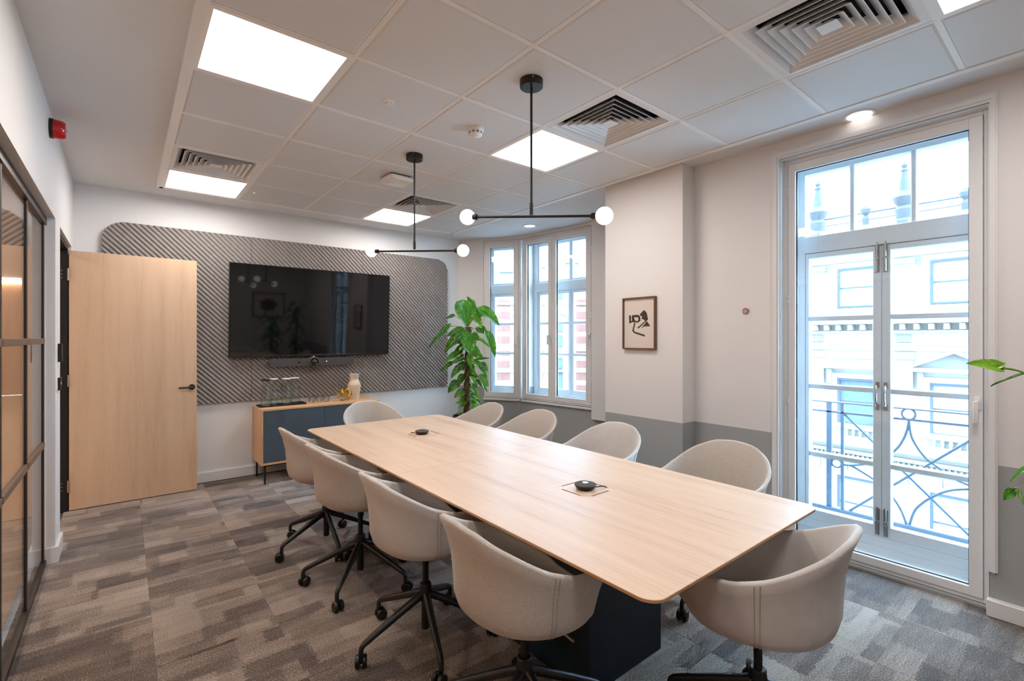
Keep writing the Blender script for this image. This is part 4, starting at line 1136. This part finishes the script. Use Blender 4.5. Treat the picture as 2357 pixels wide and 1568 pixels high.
kn = thing('gold_knot', 'gold interlaced ring knot ornament on the sideboard', 'ornament', (1.925, 5.365, SZ1 + 0.072))
for k, nn in enumerate(((0.75, -0.45, 0.45), (-0.75, -0.45, 0.35), (0.05, -0.75, -0.65), (0.3, -0.1, 0.95))):
    pts = []
    n_ = Vector(nn).normalized(); e1 = n_.cross(Vector((0, 0, 1))).normalized(); e2 = n_.cross(e1)
    for q in range(48):
        a = 2 * PI * q / 48
        pts.append((e1 * math.cos(a) + e2 * math.sin(a)) * 0.074 + n_ * (0.014 + 0.006 * math.sin(3 * a + k)))
    obj('ring', MB().tube(pts, 0.0048, 10, True), M['gold'], kn, True)
zmin = min((c.matrix_basis @ Vector(v.co)).z for c in kn.children for v in c.data.vertices)
kn.location.z = SZ1 - zmin
vp = [(1e-5, 0.0), (0.049, 0.0), (0.051, 0.004), (0.058, 0.05), (0.066, 0.10), (0.072, 0.145), (0.073, 0.160), (0.068, 0.175), (0.056, 0.202), (0.046, 0.222), (0.046, 0.235), (0.051, 0.262), (0.057, 0.283), (0.0575, 0.288), (0.053, 0.287), (0.047, 0.26), (0.042, 0.23), (0.04, 0.20), (1e-5, 0.19)]
vz = thing('ceramic_vase', 'tall cream ceramic vase with ribbed body on the sideboard', 'vase', (2.075, 5.468, SZ1))
obj('body', MB().lathe(vp, 96, rib=lambda j, k: 1.0 - (0.045 if (k % 4 < 2 and 1 < j < 7) else 0.0)), M['vase'], vz, 30)

# ------------------------------------------------------------------ plants
def leaf_mesh(name, curl, fold, material):
    nx, ny = 6, 10; vs = []; fs = []
    for j in range(ny + 1):
        t_ = j / ny
        w = 0.62 * (math.sin(PI * min(1, t_ ** 0.62)) ** 0.75) * (1 - 0.12 * t_) * 0.62
        if j == ny: w = 0.002
        for i in range(-nx // 2, nx // 2 + 1):
            s = i / (nx / 2)
            x = w * s
            y = t_ - (0.10 * abs(s) ** 1.5 * (1 - t_) ** 3 * 1.4)
            z = fold * abs(s) * w - curl * t_ * t_ + 0.02 * math.sin(6 * t_ + 2 * s) * abs(s)
            vs.append((x, y, z))
    n = nx + 1
    for j in range(ny):
        for i in range(nx): fs.append((j * n + i, j * n + i + 1, (j + 1) * n + i + 1, (j + 1) * n + i))
    me = bpy.data.meshes.new(name); me.from_pydata(vs, [], fs); me.update(); me.materials.append(material); me.shade_smooth()
    return me
LEAVES = [leaf_mesh('leaf', c, f_, M['leaf']) for c, f_ in ((0.12, 0.25), (0.28, 0.35), (0.05, 0.15))]
LEAVES_L = [leaf_mesh('leaf', c, f_, M['leaf_light']) for c, f_ in ((0.12, 0.25), (0.25, 0.35))]
def add_leaf(parent, base, tip, width, normal, me):
    base = Vector(base); tip = Vector(tip); d = tip - base; L = d.length
    y = d.normalized(); n = Vector(normal); n = (n - y * n.dot(y)).normalized(); x = y.cross(n)
    mt = Matrix.Identity(4)
    wsc = width / 0.72
    for r in range(3): mt[r][0] = x[r] * wsc; mt[r][1] = y[r] * L; mt[r][2] = n[r] * L; mt[r][3] = base[r]
    o = link('leaf', me, parent); o.matrix_basis = mt
    return o
def stem_tube(parent, a, b, r=0.003, sag=0.03):
    a = Vector(a); b = Vector(b); m_ = (a + b) / 2 + Vector((0, 0, sag))
    return obj('stem', MB().tube(spline([a, m_, b], 5), [r] * 11, 6), M['stem'], parent, True)
def planter(parent, r, h):
    obj('planter', MB().lathe([(1e-5, 0.0), (r * 0.86, 0.0), (r * 0.9, 0.01), (r, h - 0.01), (r, h), (r - 0.015, h), (r - 0.02, h - 0.05), (1e-5, h - 0.05)], 40), M['pot'], parent, 40)
    obj('soil', MB().lathe([(1e-5, h - 0.03), (r * 0.5, h - 0.028), (r - 0.018, h - 0.038), (r - 0.018, h - 0.048), (1e-5, h - 0.048)], 32), M['soil'], parent, True)
PW = 5.98
pc = at_w(1077, 950, PW)
pl = thing('pothos_plant', 'tall variegated pothos climbing a pole in the corner by the bay window', 'plant', (pc.x, pc.y, 0))
planter(pl, 0.19, 0.485)
def cr(x, y): return 960 + x / 4.613, 640 + y / 4.613
def lp(x, y, dw): return at_w(*cr(x, y), PW + dw) - Vector((pc.x, pc.y, 0))
pole = [lp(528, 1430, 0) * 1.0, lp(530, 1200, 0), lp(540, 900, 0), lp(545, 520, 0)]
pole[0].z = 0.44
pr_ = [0.036, 0.036, 0.036, 0.034, 0.033]
sp = spline(pole, 10)
obj('coir_pole', MB().tube(sp, [0.036 + 0.005 * math.sin(i * 2.1) for i in range(len(sp))], 12), M['bark'], pl, True)
rnd = random.Random(5)
for k in range(4):
    pts = [Vector(sp[i]) + Vector((math.cos(i * 0.35 + k * 1.6) * 0.043, math.sin(i * 0.35 + k * 1.6) * 0.043, 0)) for i in range(len(sp))]
    obj('vine', MB().tube(pts, 0.0045, 6), M['stem'], pl, True)
# base x,y, tip x,y, width (crop pixels), depth base, depth tip, young
LF = [(500, 262, 540, 512, 250, -.10, -.18, 0), (672, 335, 890, 470, 130, -.05, -.10, 0), (625, 330, 690, 415, 90, .05, .06, 0), (575, 262, 530, 195, 45, 0, 0, 0),
 (590, 240, 632, 325, 30, 0, -.05, 0), (610, 415, 695, 515, 95, -.02, -.10, 1), (645, 530, 752, 590, 95, .02, -.06, 0), (395, 400, 298, 425, 42, .02, .02, 0),
 (338, 515, 116, 735, 80, -.05, .02, 0), (490, 560, 318, 605, 110, .05, .0, 0), (462, 618, 278, 755, 125, -.05, -.10, 0), (535, 590, 560, 812, 175, -.10, -.22, 0),
 (585, 598, 668, 660, 80, 0, -.04, 0), (735, 585, 852, 825, 95, -.05, -.12, 0), (655, 645, 785, 738, 35, -.03, -.08, 1), (486, 735, 385, 805, 85, -.03, -.08, 0),
 (425, 805, 290, 875, 75, -.03, -.05, 0), (484, 850, 365, 905, 80, -.05, -.12, 0), (375, 905, 238, 988, 62, 0, .02, 0), (465, 945, 350, 1045, 90, -.06, -.12, 0),
 (598, 765, 700, 845, 65, -.02, -.08, 0), (635, 862, 772, 848, 28, 0, -.05, 0), (552, 825, 568, 965, 58, -.10, -.16, 0), (600, 880, 705, 945, 60, -.03, -.08, 0),
 (685, 905, 748, 992, 72, .02, -.02, 0), (655, 945, 758, 1038, 48, -.06, -.10, 0), (680, 1035, 755, 1155, 82, -.05, -.10, 0), (496, 1035, 420, 1120, 85, .02, -.03, 0),
 (430, 1105, 325, 1210, 100, -.03, -.08, 0), (470, 1195, 395, 1275, 65, -.05, -.08, 0), (635, 1080, 695, 1155, 42, 0, -.05, 0), (695, 1125, 750, 1205, 38, -.02, -.06, 0),
 (620, 1200, 665, 1232, 30, 0, -.03, 1), (595, 1248, 690, 1285, 38, -.02, -.06, 1), (630, 1300, 698, 1362, 40, -.02, -.06, 0), (490, 1318, 402, 1328, 32, -.04, -.06, 0),
 (498, 1215, 460, 1265, 45, -.06, -.08, 0), (570, 1320, 600, 1370, 34, -.06, -.08, 0), (485, 1440, 405, 1442, 26, -.08, -.12, 0), (605, 1345, 655, 1362, 24, -.03, -.05, 1),
 (590, 1010, 640, 1030, 34, -.04, -.06, 1), (600, 1030, 665, 1062, 36, -.03, -.05, 0), (590, 1060, 620, 1110, 40, -.05, -.07, 0), (600, 1140, 645, 1170, 30, -.04, -.06, 0),
 (555, 800, 600, 880, 50, -.08, -.12, 1), (600, 1290, 640, 1315, 24, -.03, -.05, 0), (575, 720, 690, 800, 60, .05, .04, 0), (500, 900, 420, 960, 70, .06, .04, 0), (470, 1290, 500, 1350, 40, .05, .04, 0), (560, 440, 500, 500, 60, .06, .04, 0)]
for k in range(46):                                    # small leaves crowding the pole
    yy = 620 + 17 * k + rnd.uniform(-14, 14); sd = rnd.choice((-1, 1, 1)); x0 = 535 + sd * rnd.uniform(18, 70)
    L = rnd.uniform(45, 95); dp = rnd.uniform(-0.11, 0.08)
    LF.append((x0, yy, x0 + sd * L * rnd.uniform(0.3, 0.8), yy + L * rnd.uniform(0.4, 0.9), L * rnd.uniform(0.5, 0.75), dp, dp - 0.03, k % 5 == 0))
for i, (bx, by, tx, ty, w, d0, d1, yg) in enumerate(LF):
    a = lp(bx, by, d0); b_ = lp(tx, ty, d1)
    nrm = -FWD * 0.8 + UPV * rnd.uniform(0.25, 0.9) + RGT * rnd.uniform(-0.4, 0.5)
    me = (LEAVES_L if yg else LEAVES)[i % (2 if yg else 3)]
    add_leaf(pl, a, b_, w / 4.613 / FPX * PW, nrm, me)
    zz = min(max(a.z - 0.04, 0.5), 1.72)
    near = min(sp, key=lambda p: abs(p.z - zz))
    stem_tube(pl, near, a, 0.0028, 0.015)
obj('plant_label', MB().rbox(-0.006, 0.006, -0.001, 0.001, 0.44, 0.53, 0.0005, 1), M['steel'], pl, loc=(-0.13, -0.10, 0))

def bushy(name, label, x, y, seed, H, n, ext=()):
    p = thing(name, label, 'plant', (x, y, 0)); planter(p, 0.17, 0.45)
    r = random.Random(seed)
    sp_ = [Vector((0.01 * math.sin(i), 0.01 * math.cos(i), 0.40 + (H - 0.55) * i / 12)) for i in range(13)]
    obj('coir_pole', MB().tube(sp_, 0.034, 10), M['bark'], p, True)
    for k in range(n):
        z = 0.5 + (H - 0.55) * (k + 0.5) / n; a = k * 2.4 + r.uniform(-0.4, 0.4)
        ru = r.uniform(0.06, 0.12); L = r.uniform(0.12, 0.24)
        d = Vector((math.cos(a), math.sin(a), 0))
        b0 = d * ru + Vector((0, 0, z + 0.05)); t0 = d * (ru + L * 0.85) + Vector((0, 0, z + r.uniform(-0.14, 0.06)))
        add_leaf(p, b0, t0, L * 0.62, Vector((0, 0, 1)) + d * 0.4, LEAVES[k % 3]); stem_tube(p, d * 0.03 + Vector((0, 0, z)), b0, 0.003, 0.02)
    return p
pA = bushy('pothos_plant', 'leafy pothos by the balcony window whose trailing stems reach past the wall', 2.50, -0.22, 3, 1.55, 34)
o_ = Vector((2.50, -0.22, 0))
def ext_leaf(bu, bv, tu, tv, w, wpx, nrm, me, wt=None):
    a = at_w(bu, bv, w) - o_; b_ = at_w(tu, tv, wt or w) - o_
    add_leaf(pA, a, b_, wpx / FPX * w, nrm, me); return a
NRM = -FWD * 0.7 + UPV * 0.7
a = ext_leaf(2304, 847, 2232, 833, 1.55, 31, -FWD + UPV * 0.5, LEAVES_L[0])
k1 = at_w(2357, 858, 1.50) - o_; k2 = at_w(2420, 905, 1.45) - o_
obj('stem', MB().tube(spline([Vector((0.03, 0.03, 1.2)), k2, k1, a], 6), 0.0036, 8), M['stem'], pA, True)
ext_leaf(2296, 846, 2318, 832, 1.55, 12, NRM, LEAVES_L[1])
ext_leaf(2357, 862, 2279, 886, 1.52, 12, UPV * 1.0 + RGT * 0.2, LEAVES[2])
a = ext_leaf(2362, 1076, 2324, 1108, 1.52, 12, UPV + RGT * 0.3, LEAVES[2])
a2 = ext_leaf(2330, 1128, 2311, 1152, 1.55, 20, NRM, LEAVES[0])
k1 = at_w(2346, 1128, 1.52) - o_; k2 = at_w(2400, 1180, 1.47) - o_
obj('stem', MB().tube(spline([Vector((0.03, 0.03, 0.85)), k2, k1, a2], 6), 0.0034, 8), M['stem'], pA, True)
ext_leaf(2342, 1140, 2362, 1152, 1.52, 26, NRM, LEAVES_L[0])
bushy('pothos_plant', 'leafy pothos in the corner between balcony window and far wall', 3.14, -0.75, 9, 1.75, 36)

# ------------------------------------------------------------------ balcony and street
led = MB().rbox(XO + 0.002, 4.42, -0.6, 2.3, -0.30, -0.02, 0.01, 1)
tag(obj('balcony_ledge', led, M['stone_dark']), 'stone balcony ledge outside the tall window', 'ledge')
RX = 4.20
rl = thing('balcony_railing', 'blue-grey iron balcony railing with rings and crossing arcs', 'railing', (RX, 0, 0))
def rp(x, y): p = at_x(1840 + x / 3.92, 860 + y / 3.92, RX); return (0, p.y, p.z)
YA, YZ = -0.45, 1.475
obj('top_rail', MB().rbox(-0.02, 0.02, YA, YZ, 0.957, 0.967, 0.002, 1), M['iron'], rl)
obj('rail', MB().rbox(-0.012, 0.012, YA, YZ, 0.880, 0.895, 0.002, 1), M['iron'], rl)
obj('bottom_beam', MB().rbox(-0.03, 0.03, YA, YZ - 0.02, 0.085, 0.165, 0.006, 1).rbox(-0.06, 0.06, YA, YZ - 0.02, 0.075, 0.087, 0.002, 1), M['iron'], rl)
for y, w in ((1.323, 0.017), (1.236, 0.010), (0.46, 0.010), (0.37, 0.017)): obj('post', MB().rbox(-0.012, 0.012, y - w, y + w, 0.0, 0.96, 0.002, 1), M['iron'], rl)
m = MB().rbox(-0.022, 0.022, 1.445, 1.489, -0.02, 1.0, 0.003, 1).lathe([(0.03, 1.0), (0.034, 1.01), (0.02, 1.03), (0.03, 1.06), (0.036, 1.09), (0.03, 1.12), (0.02, 1.14), (0.028, 1.15), (1e-5, 1.17)], 18, (0, 1.467, 0))
obj('corner_post', m, M['iron'], rl)
def circ(cx, cy, r_): 
    c = Vector(rp(cx, cy)); k = r_ / 3.92 / FPX * 3.62
    return [c + Vector((0, math.cos(q) * k, math.sin(q) * k)) for q in [2 * PI * i / 28 for i in range(28)]]
for cx, cy, r_ in ((986, 366, 44), (336, 808, 38), (985, 1500, 46)): obj('ring', MB().tube(circ(cx, cy, r_), 0.007, 8, True), M['iron'], rl, True)
for pts in ([(395, 822), (470, 828), (600, 815), (720, 780), (850, 705), (930, 610), (975, 500), (988, 415)],
            [(395, 822), (470, 835), (560, 885), (655, 945), (760, 1030), (860, 1140), (925, 1250), (970, 1370)],
            [(988, 415), (1010, 560), (1060, 660), (1120, 740), (1190, 805), (1290, 875), (1420, 960), (1560, 1020)],
            [(992, 1370), (1040, 1240), (1110, 1170), (1185, 1122), (1290, 1075), (1400, 1050), (1560, 1044)]):
    obj('arc', MB().tube([Vector(q) for q in spline([Vector(rp(*p)) for p in pts], 6)], 0.008, 8), M['iron'], rl, True)
for a, b_ in (((400, 360), (1700, 1625)), ((440, 1245), (1560, 592))): obj('diagonal', MB().tube([Vector(rp(*a)), Vector(rp(*b_))], 0.008, 8), M['iron'], rl, True)

# unseen outside of our own building, made tall to shade the facade opposite
struct(obj('wall_exterior_shade', MB().box(3.2, XO, -14, 24, 3.06, 25.0).box(3.2, XO, -14, YF - 0.16, -9.0, 3.06).box(3.2, XO, -14, 24, -9.0, -0.32).box(3.2, XO, 6.4, 24, -0.3, 3.06), M['stone_dark']), 'unseen outer stone face of our building, made tall to shade the street', 'wall')
# white stone palazzo across the street
FX = 20.0
fa = thing('stone_building', 'pale carved stone building with pediments and finials across the street', 'building', (FX, 0, 0))
obj('wall', MB().box(0, 8, -8.2, 15.0, -9.0, 5.1), M['stone'], fa)
def course(name, z0, z1, out, material='stone'): return obj(name, MB().rbox(-out, 0.05, -8.3, 15.1, z0, z1, 0.02, 1), M[material], fa)
course('cornice', 4.62, 4.95, 0.55); course('cornice', 4.50, 4.62, 0.35); course('frieze', 4.12, 4.18, 0.10)
course('cornice', 1.92, 2.10, 0.50); course('cornice', 1.62, 1.70, 0.22); course('frieze', 1.20, 1.28, 0.12); course('frieze', 1.02, 1.07, 0.08)
course('cornice', -2.32, -2.05, 0.38); course('cornice', -2.62, -2.50, 0.22); course('frieze', -2.95, -2.90, 0.08)
course('parapet', 5.1, 5.32, 0.20)
DM = MB().box(-0.20, 0.02, -0.035, 0.035, 4.40, 4.50).mesh('dentil', M['stone_dark'])
MM = MB().box(-0.42, 0.02, -0.06, 0.06, 1.72, 1.90).mesh('modillion', M['stone'])
DL = MB().box(-0.16, 0.02, -0.03, 0.03, -2.74, -2.64).mesh('dentil', M['stone_dark'])
k = 0
for i in range(70):
    y = 1.6 + 0.14 * i
    if y < 9.0: link('dentil', DM, fa, (0, y, 0)); link('dentil', DL, fa, (0, y, 0))
for i in range(30):
    y = 1.6 + 0.36 * i
    if y < 10: link('modillion', MM, fa, (0, y, 0))
obj('modillion_band', MB().box(-0.06, 0.02, -8.2, 15.0, 1.70, 1.92), M['stone'], fa)  # plain stone strip behind the modillions
FIN = MB().lathe([(0.34, 0.0), (0.34, 0.12), (0.24, 0.2), (0.28, 0.5), (0.20, 0.62), (0.30, 0.78), (0.34, 0.9), (0.26, 1.0), (0.16, 1.12), (0.13, 1.45), (0.09, 1.75), (0.12, 1.80), (0.06, 1.86), (0.10, 1.96), (0.02, 2.12)], 14).mesh('finial', M['finial_dark'], 30)
FINS = MB().lathe([(0.16, 0.0), (0.10, 0.1), (0.12, 0.3), (0.06, 0.42), (0.15, 0.5), (0.17, 0.62), (0.10, 0.74), (0.02, 0.8)], 12).mesh('finial', M['finial_dark'], 30)
PIT = 2.55
BAL = MB().lathe([(0.05, -2.02), (0.03, -1.95), (0.06, -1.85), (0.03, -1.72), (0.05, -1.66)], 10).mesh('baluster', M['stone_dark'], True)
for i in range(-3, 5):
    yp = 4.15 + PIT * i              # pilaster centre
    obj('pilaster', MB().rbox(-0.12, 0.02, yp - 0.26, yp + 0.26, 2.1, 4.0, 0.01, 1).rbox(-0.12, 0.02, yp - 0.26, yp + 0.26, -1.6, 0.75, 0.01, 1), M['stone'], fa)
    obj('capital', MB().rbox(-0.20, 0.02, yp - 0.32, yp + 0.32, 3.86, 4.06, 0.05, 2).rbox(-0.20, 0.02, yp - 0.32, yp + 0.32, 0.72, 0.98, 0.05, 2), M['stone_dark'], fa)
    obj('panel_relief', MB().rbox(-0.05, 0.02, yp - 0.2, yp + 0.2, 1.30, 1.56, 0.02, 1), M['stone_dark'], fa)
    link('finial', FIN, fa, (0.1, yp, 5.2)); link('finial', FINS, fa, (0.1, yp + PIT * 0.42, 5.3))
    yw = yp + PIT / 2
    for fl_, (z0, z1) in enumerate(((2.52, 3.92), (-1.62, 0.02), (-5.3, -3.45))):
        w = 0.6
        wd = obj('window', ring(MB(), -w, w, z0, z1, 0.07, 0.07, 0.08, 0.06, 0, 0.1).xf(Matrix.Translation((0.0, yw, 0)) @ Matrix.Rotation(PI / 2, 4, 'Z') @ Matrix.Scale(-1, 4, (1, 0, 0))), M['out_frame'], fa)
        obj('pane', MB().box(-0.02, -0.012, yw - w + 0.05, yw + w - 0.05, z0 + 0.05, z1 - 0.06), M['out_glass'] if (fl_ == 1 and i == 0) else M['blind'], wd)
        obj('glazing_bar', MB().box(-0.05, -0.02, yw - w + 0.05, yw + w - 0.05, (z0 + z1) / 2 - 0.02, (z0 + z1) / 2 + 0.02), M['out_frame'], wd)
        m = MB()
        m.rbox(-0.10, 0.02, yw - w - 0.22, yw - w, z0 - 0.05, z1 + 0.16, 0.01, 1).rbox(-0.10, 0.02, yw + w, yw + w + 0.22, z0 - 0.05, z1 + 0.16, 0.01, 1).rbox(-0.11, 0.02, yw - w - 0.22, yw + w + 0.22, z1, z1 + 0.18, 0.01, 1).rbox(-0.18, 0.02, yw - w - 0.25, yw + w + 0.25, z0 - 0.14, z0 - 0.02, 0.01, 1)
        obj('window_surround', m, M['stone'], fa)
    hz = 0.36
    obj('window_head', MB().rbox(-0.34, 0.02, yw - 0.98, yw + 0.98, hz, hz + 0.13, 0.02, 1), M['stone'], fa)
    if i % 2 == 1 or i == -1:
        obj('pediment', MB().prism([(yw - 1.0, hz + 0.13), (yw + 1.0, hz + 0.13), (yw, hz + 0.62)], -0.10, 0.02, 'yzx'), M['stone_dark'], fa)
        for s in (-1, 1):
            obj('raking_cornice', MB().prism([(yw + s * 1.02, hz + 0.13), (yw + s * 1.02, hz + 0.21), (yw, hz + 0.72), (yw, hz + 0.61)], -0.34, 0.02, 'yzx'), M['stone'], fa)
    else:
        obj('relief', MB().rbox(-0.08, 0.02, yw - 0.7, yw + 0.7, hz + 0.34, hz + 0.60, 0.04, 2), M['stone_dark'], fa)
    for s in (-1, 1): obj('console', MB().rbox(-0.26, 0.02, yw + s * 0.82 - 0.07, yw + s * 0.82 + 0.07, hz - 0.55, hz, 0.03, 2), M['stone_dark'], fa)
    for q in range(6): link('baluster', BAL, fa, (-0.12, yw - 0.5 + 0.2 * q, 0))
    obj('balcony_slab', MB().rbox(-0.22, 0.02, yw - 0.8, yw + 0.8, -1.66, -1.58, 0.01, 1).rbox(-0.22, 0.02, yw - 0.8, yw + 0.8, -2.06, -2.0, 0.01, 1), M['stone'], fa)
BLK = MB().rbox(-0.05, 0.0, -0.41, 0.41, 0.0, 0.36, 0.02, 1).mesh('stone_block', M['stone'])
for r_ in range(6):
    for q in range(10):
        y = 1.9 + 0.85 * q + (0.42 if r_ % 2 else 0)
        if any(abs(y - (4.15 + PIT * i + PIT / 2)) < 1.2 for i in range(-3, 5)) and -3.1 - 0.4 * r_ < -3.2: continue
        link('stone_block', BLK, fa, (0, y, -3.36 - 0.4 * r_))
obj('roof_railing', MB().tube([(0.3, -8, 5.85), (0.3, 15, 5.85)], 0.03, 6).tube([(0.3, -8, 5.6), (0.3, 15, 5.6)], 0.02, 6), M['iron'], fa)

# banded brick building down the street, seen through the bay
BW = 27.0
bc = at_w(1250, 778, BW); bc.z = 0
bb = thing('brick_building', 'red brick building with white stone bands and slate roof down the street', 'building', bc, -YAW)
def bx(u): return (u - 1250) * BW / FPX
def bz(v): return 1.45 + (778 - v) * BW / FPX
obj('wall', MB().box(bx(1050), bx(1460), 0.0, 5.0, -9, bz(652)), M['stone'], bb)
m = MB().prism([(0.0, bz(655)), (-0.3, bz(655)), (-0.3, bz(651)), (3.2, bz(470)), (5.0, bz(470)), (5.0, bz(655))], bx(1050), bx(1460), 'yzx')
obj('roof', m, M['slate'], bb)
for u, v in ((1165, 612), (1320, 588), (1240, 600)):
    z = bz(v); y = (z - bz(651)) / (bz(470) - bz(651)) * 3.5 - 0.3
    an = math.atan2(bz(470) - bz(651), 3.5)
    o = obj('skylight', MB().rbox(-0.38, 0.38, -0.5, 0.5, 0.0, 0.08, 0.02, 1), M['out_glass'], bb, loc=(bx(u), y, z), rot=(an, 0, 0))
for pc_ in (1098, 1160, 1236, 1334, 1420):
    for q in range(9):
        v0 = 690 + q * 28
        obj('brick_band', MB().rbox(bx(pc_ - 14), bx(pc_ + 14), -0.18, 0.05, bz(v0 + 17), bz(v0), 0.01, 1), M['brick'], bb)
    obj('pier', MB().box(bx(pc_ - 14), bx(pc_ + 14), -0.14, 0.05, -9, bz(682)), M['stone'], bb)
for uc in (1130, 1196, 1288, 1378):
    for v0, v1, arch in ((772, 800, 0), (824, 850, 0), (856, 915, 1), (742, 765, 0), (664, 690, 0)):
        w = bx(1257)
        m = MB().box(bx(uc) - w, bx(uc) + w, -0.06, 0.02, bz(v1), bz(v0))
        if arch: m.lathe([(1e-5, -0.06), (w, -0.06), (w, 0.02)], 20, (bx(uc), 0, bz(v0)), 'y')
        wd = obj('window', m, M['out_frame'], bb)
        obj('pane', MB().box(bx(uc) - w * 0.8, bx(uc) + w * 0.8, -0.075, -0.062, bz(v1) + 0.08, bz(v0) - 0.08), M['out_glass'], wd)
    pts = [(bx(uc) + math.cos(q) * 0.62, -0.08, bz(742) + math.sin(q) * 0.5) for q in [PI * k / 14 for k in range(15)]]
    obj('arch', MB().tube(pts, 0.07, 6), M['stone_dark'], bb)
for v in (700, 806, 854): obj('string_course', MB().box(bx(1050), bx(1460), -0.24, 0.02, bz(v) - 0.06, bz(v) + 0.06), M['stone'], bb)
struct(obj('street', MB().box(4.5, 20.0, -40, 60, -9.2, -9.0), M['road']), 'grey street far below the windows', 'street')
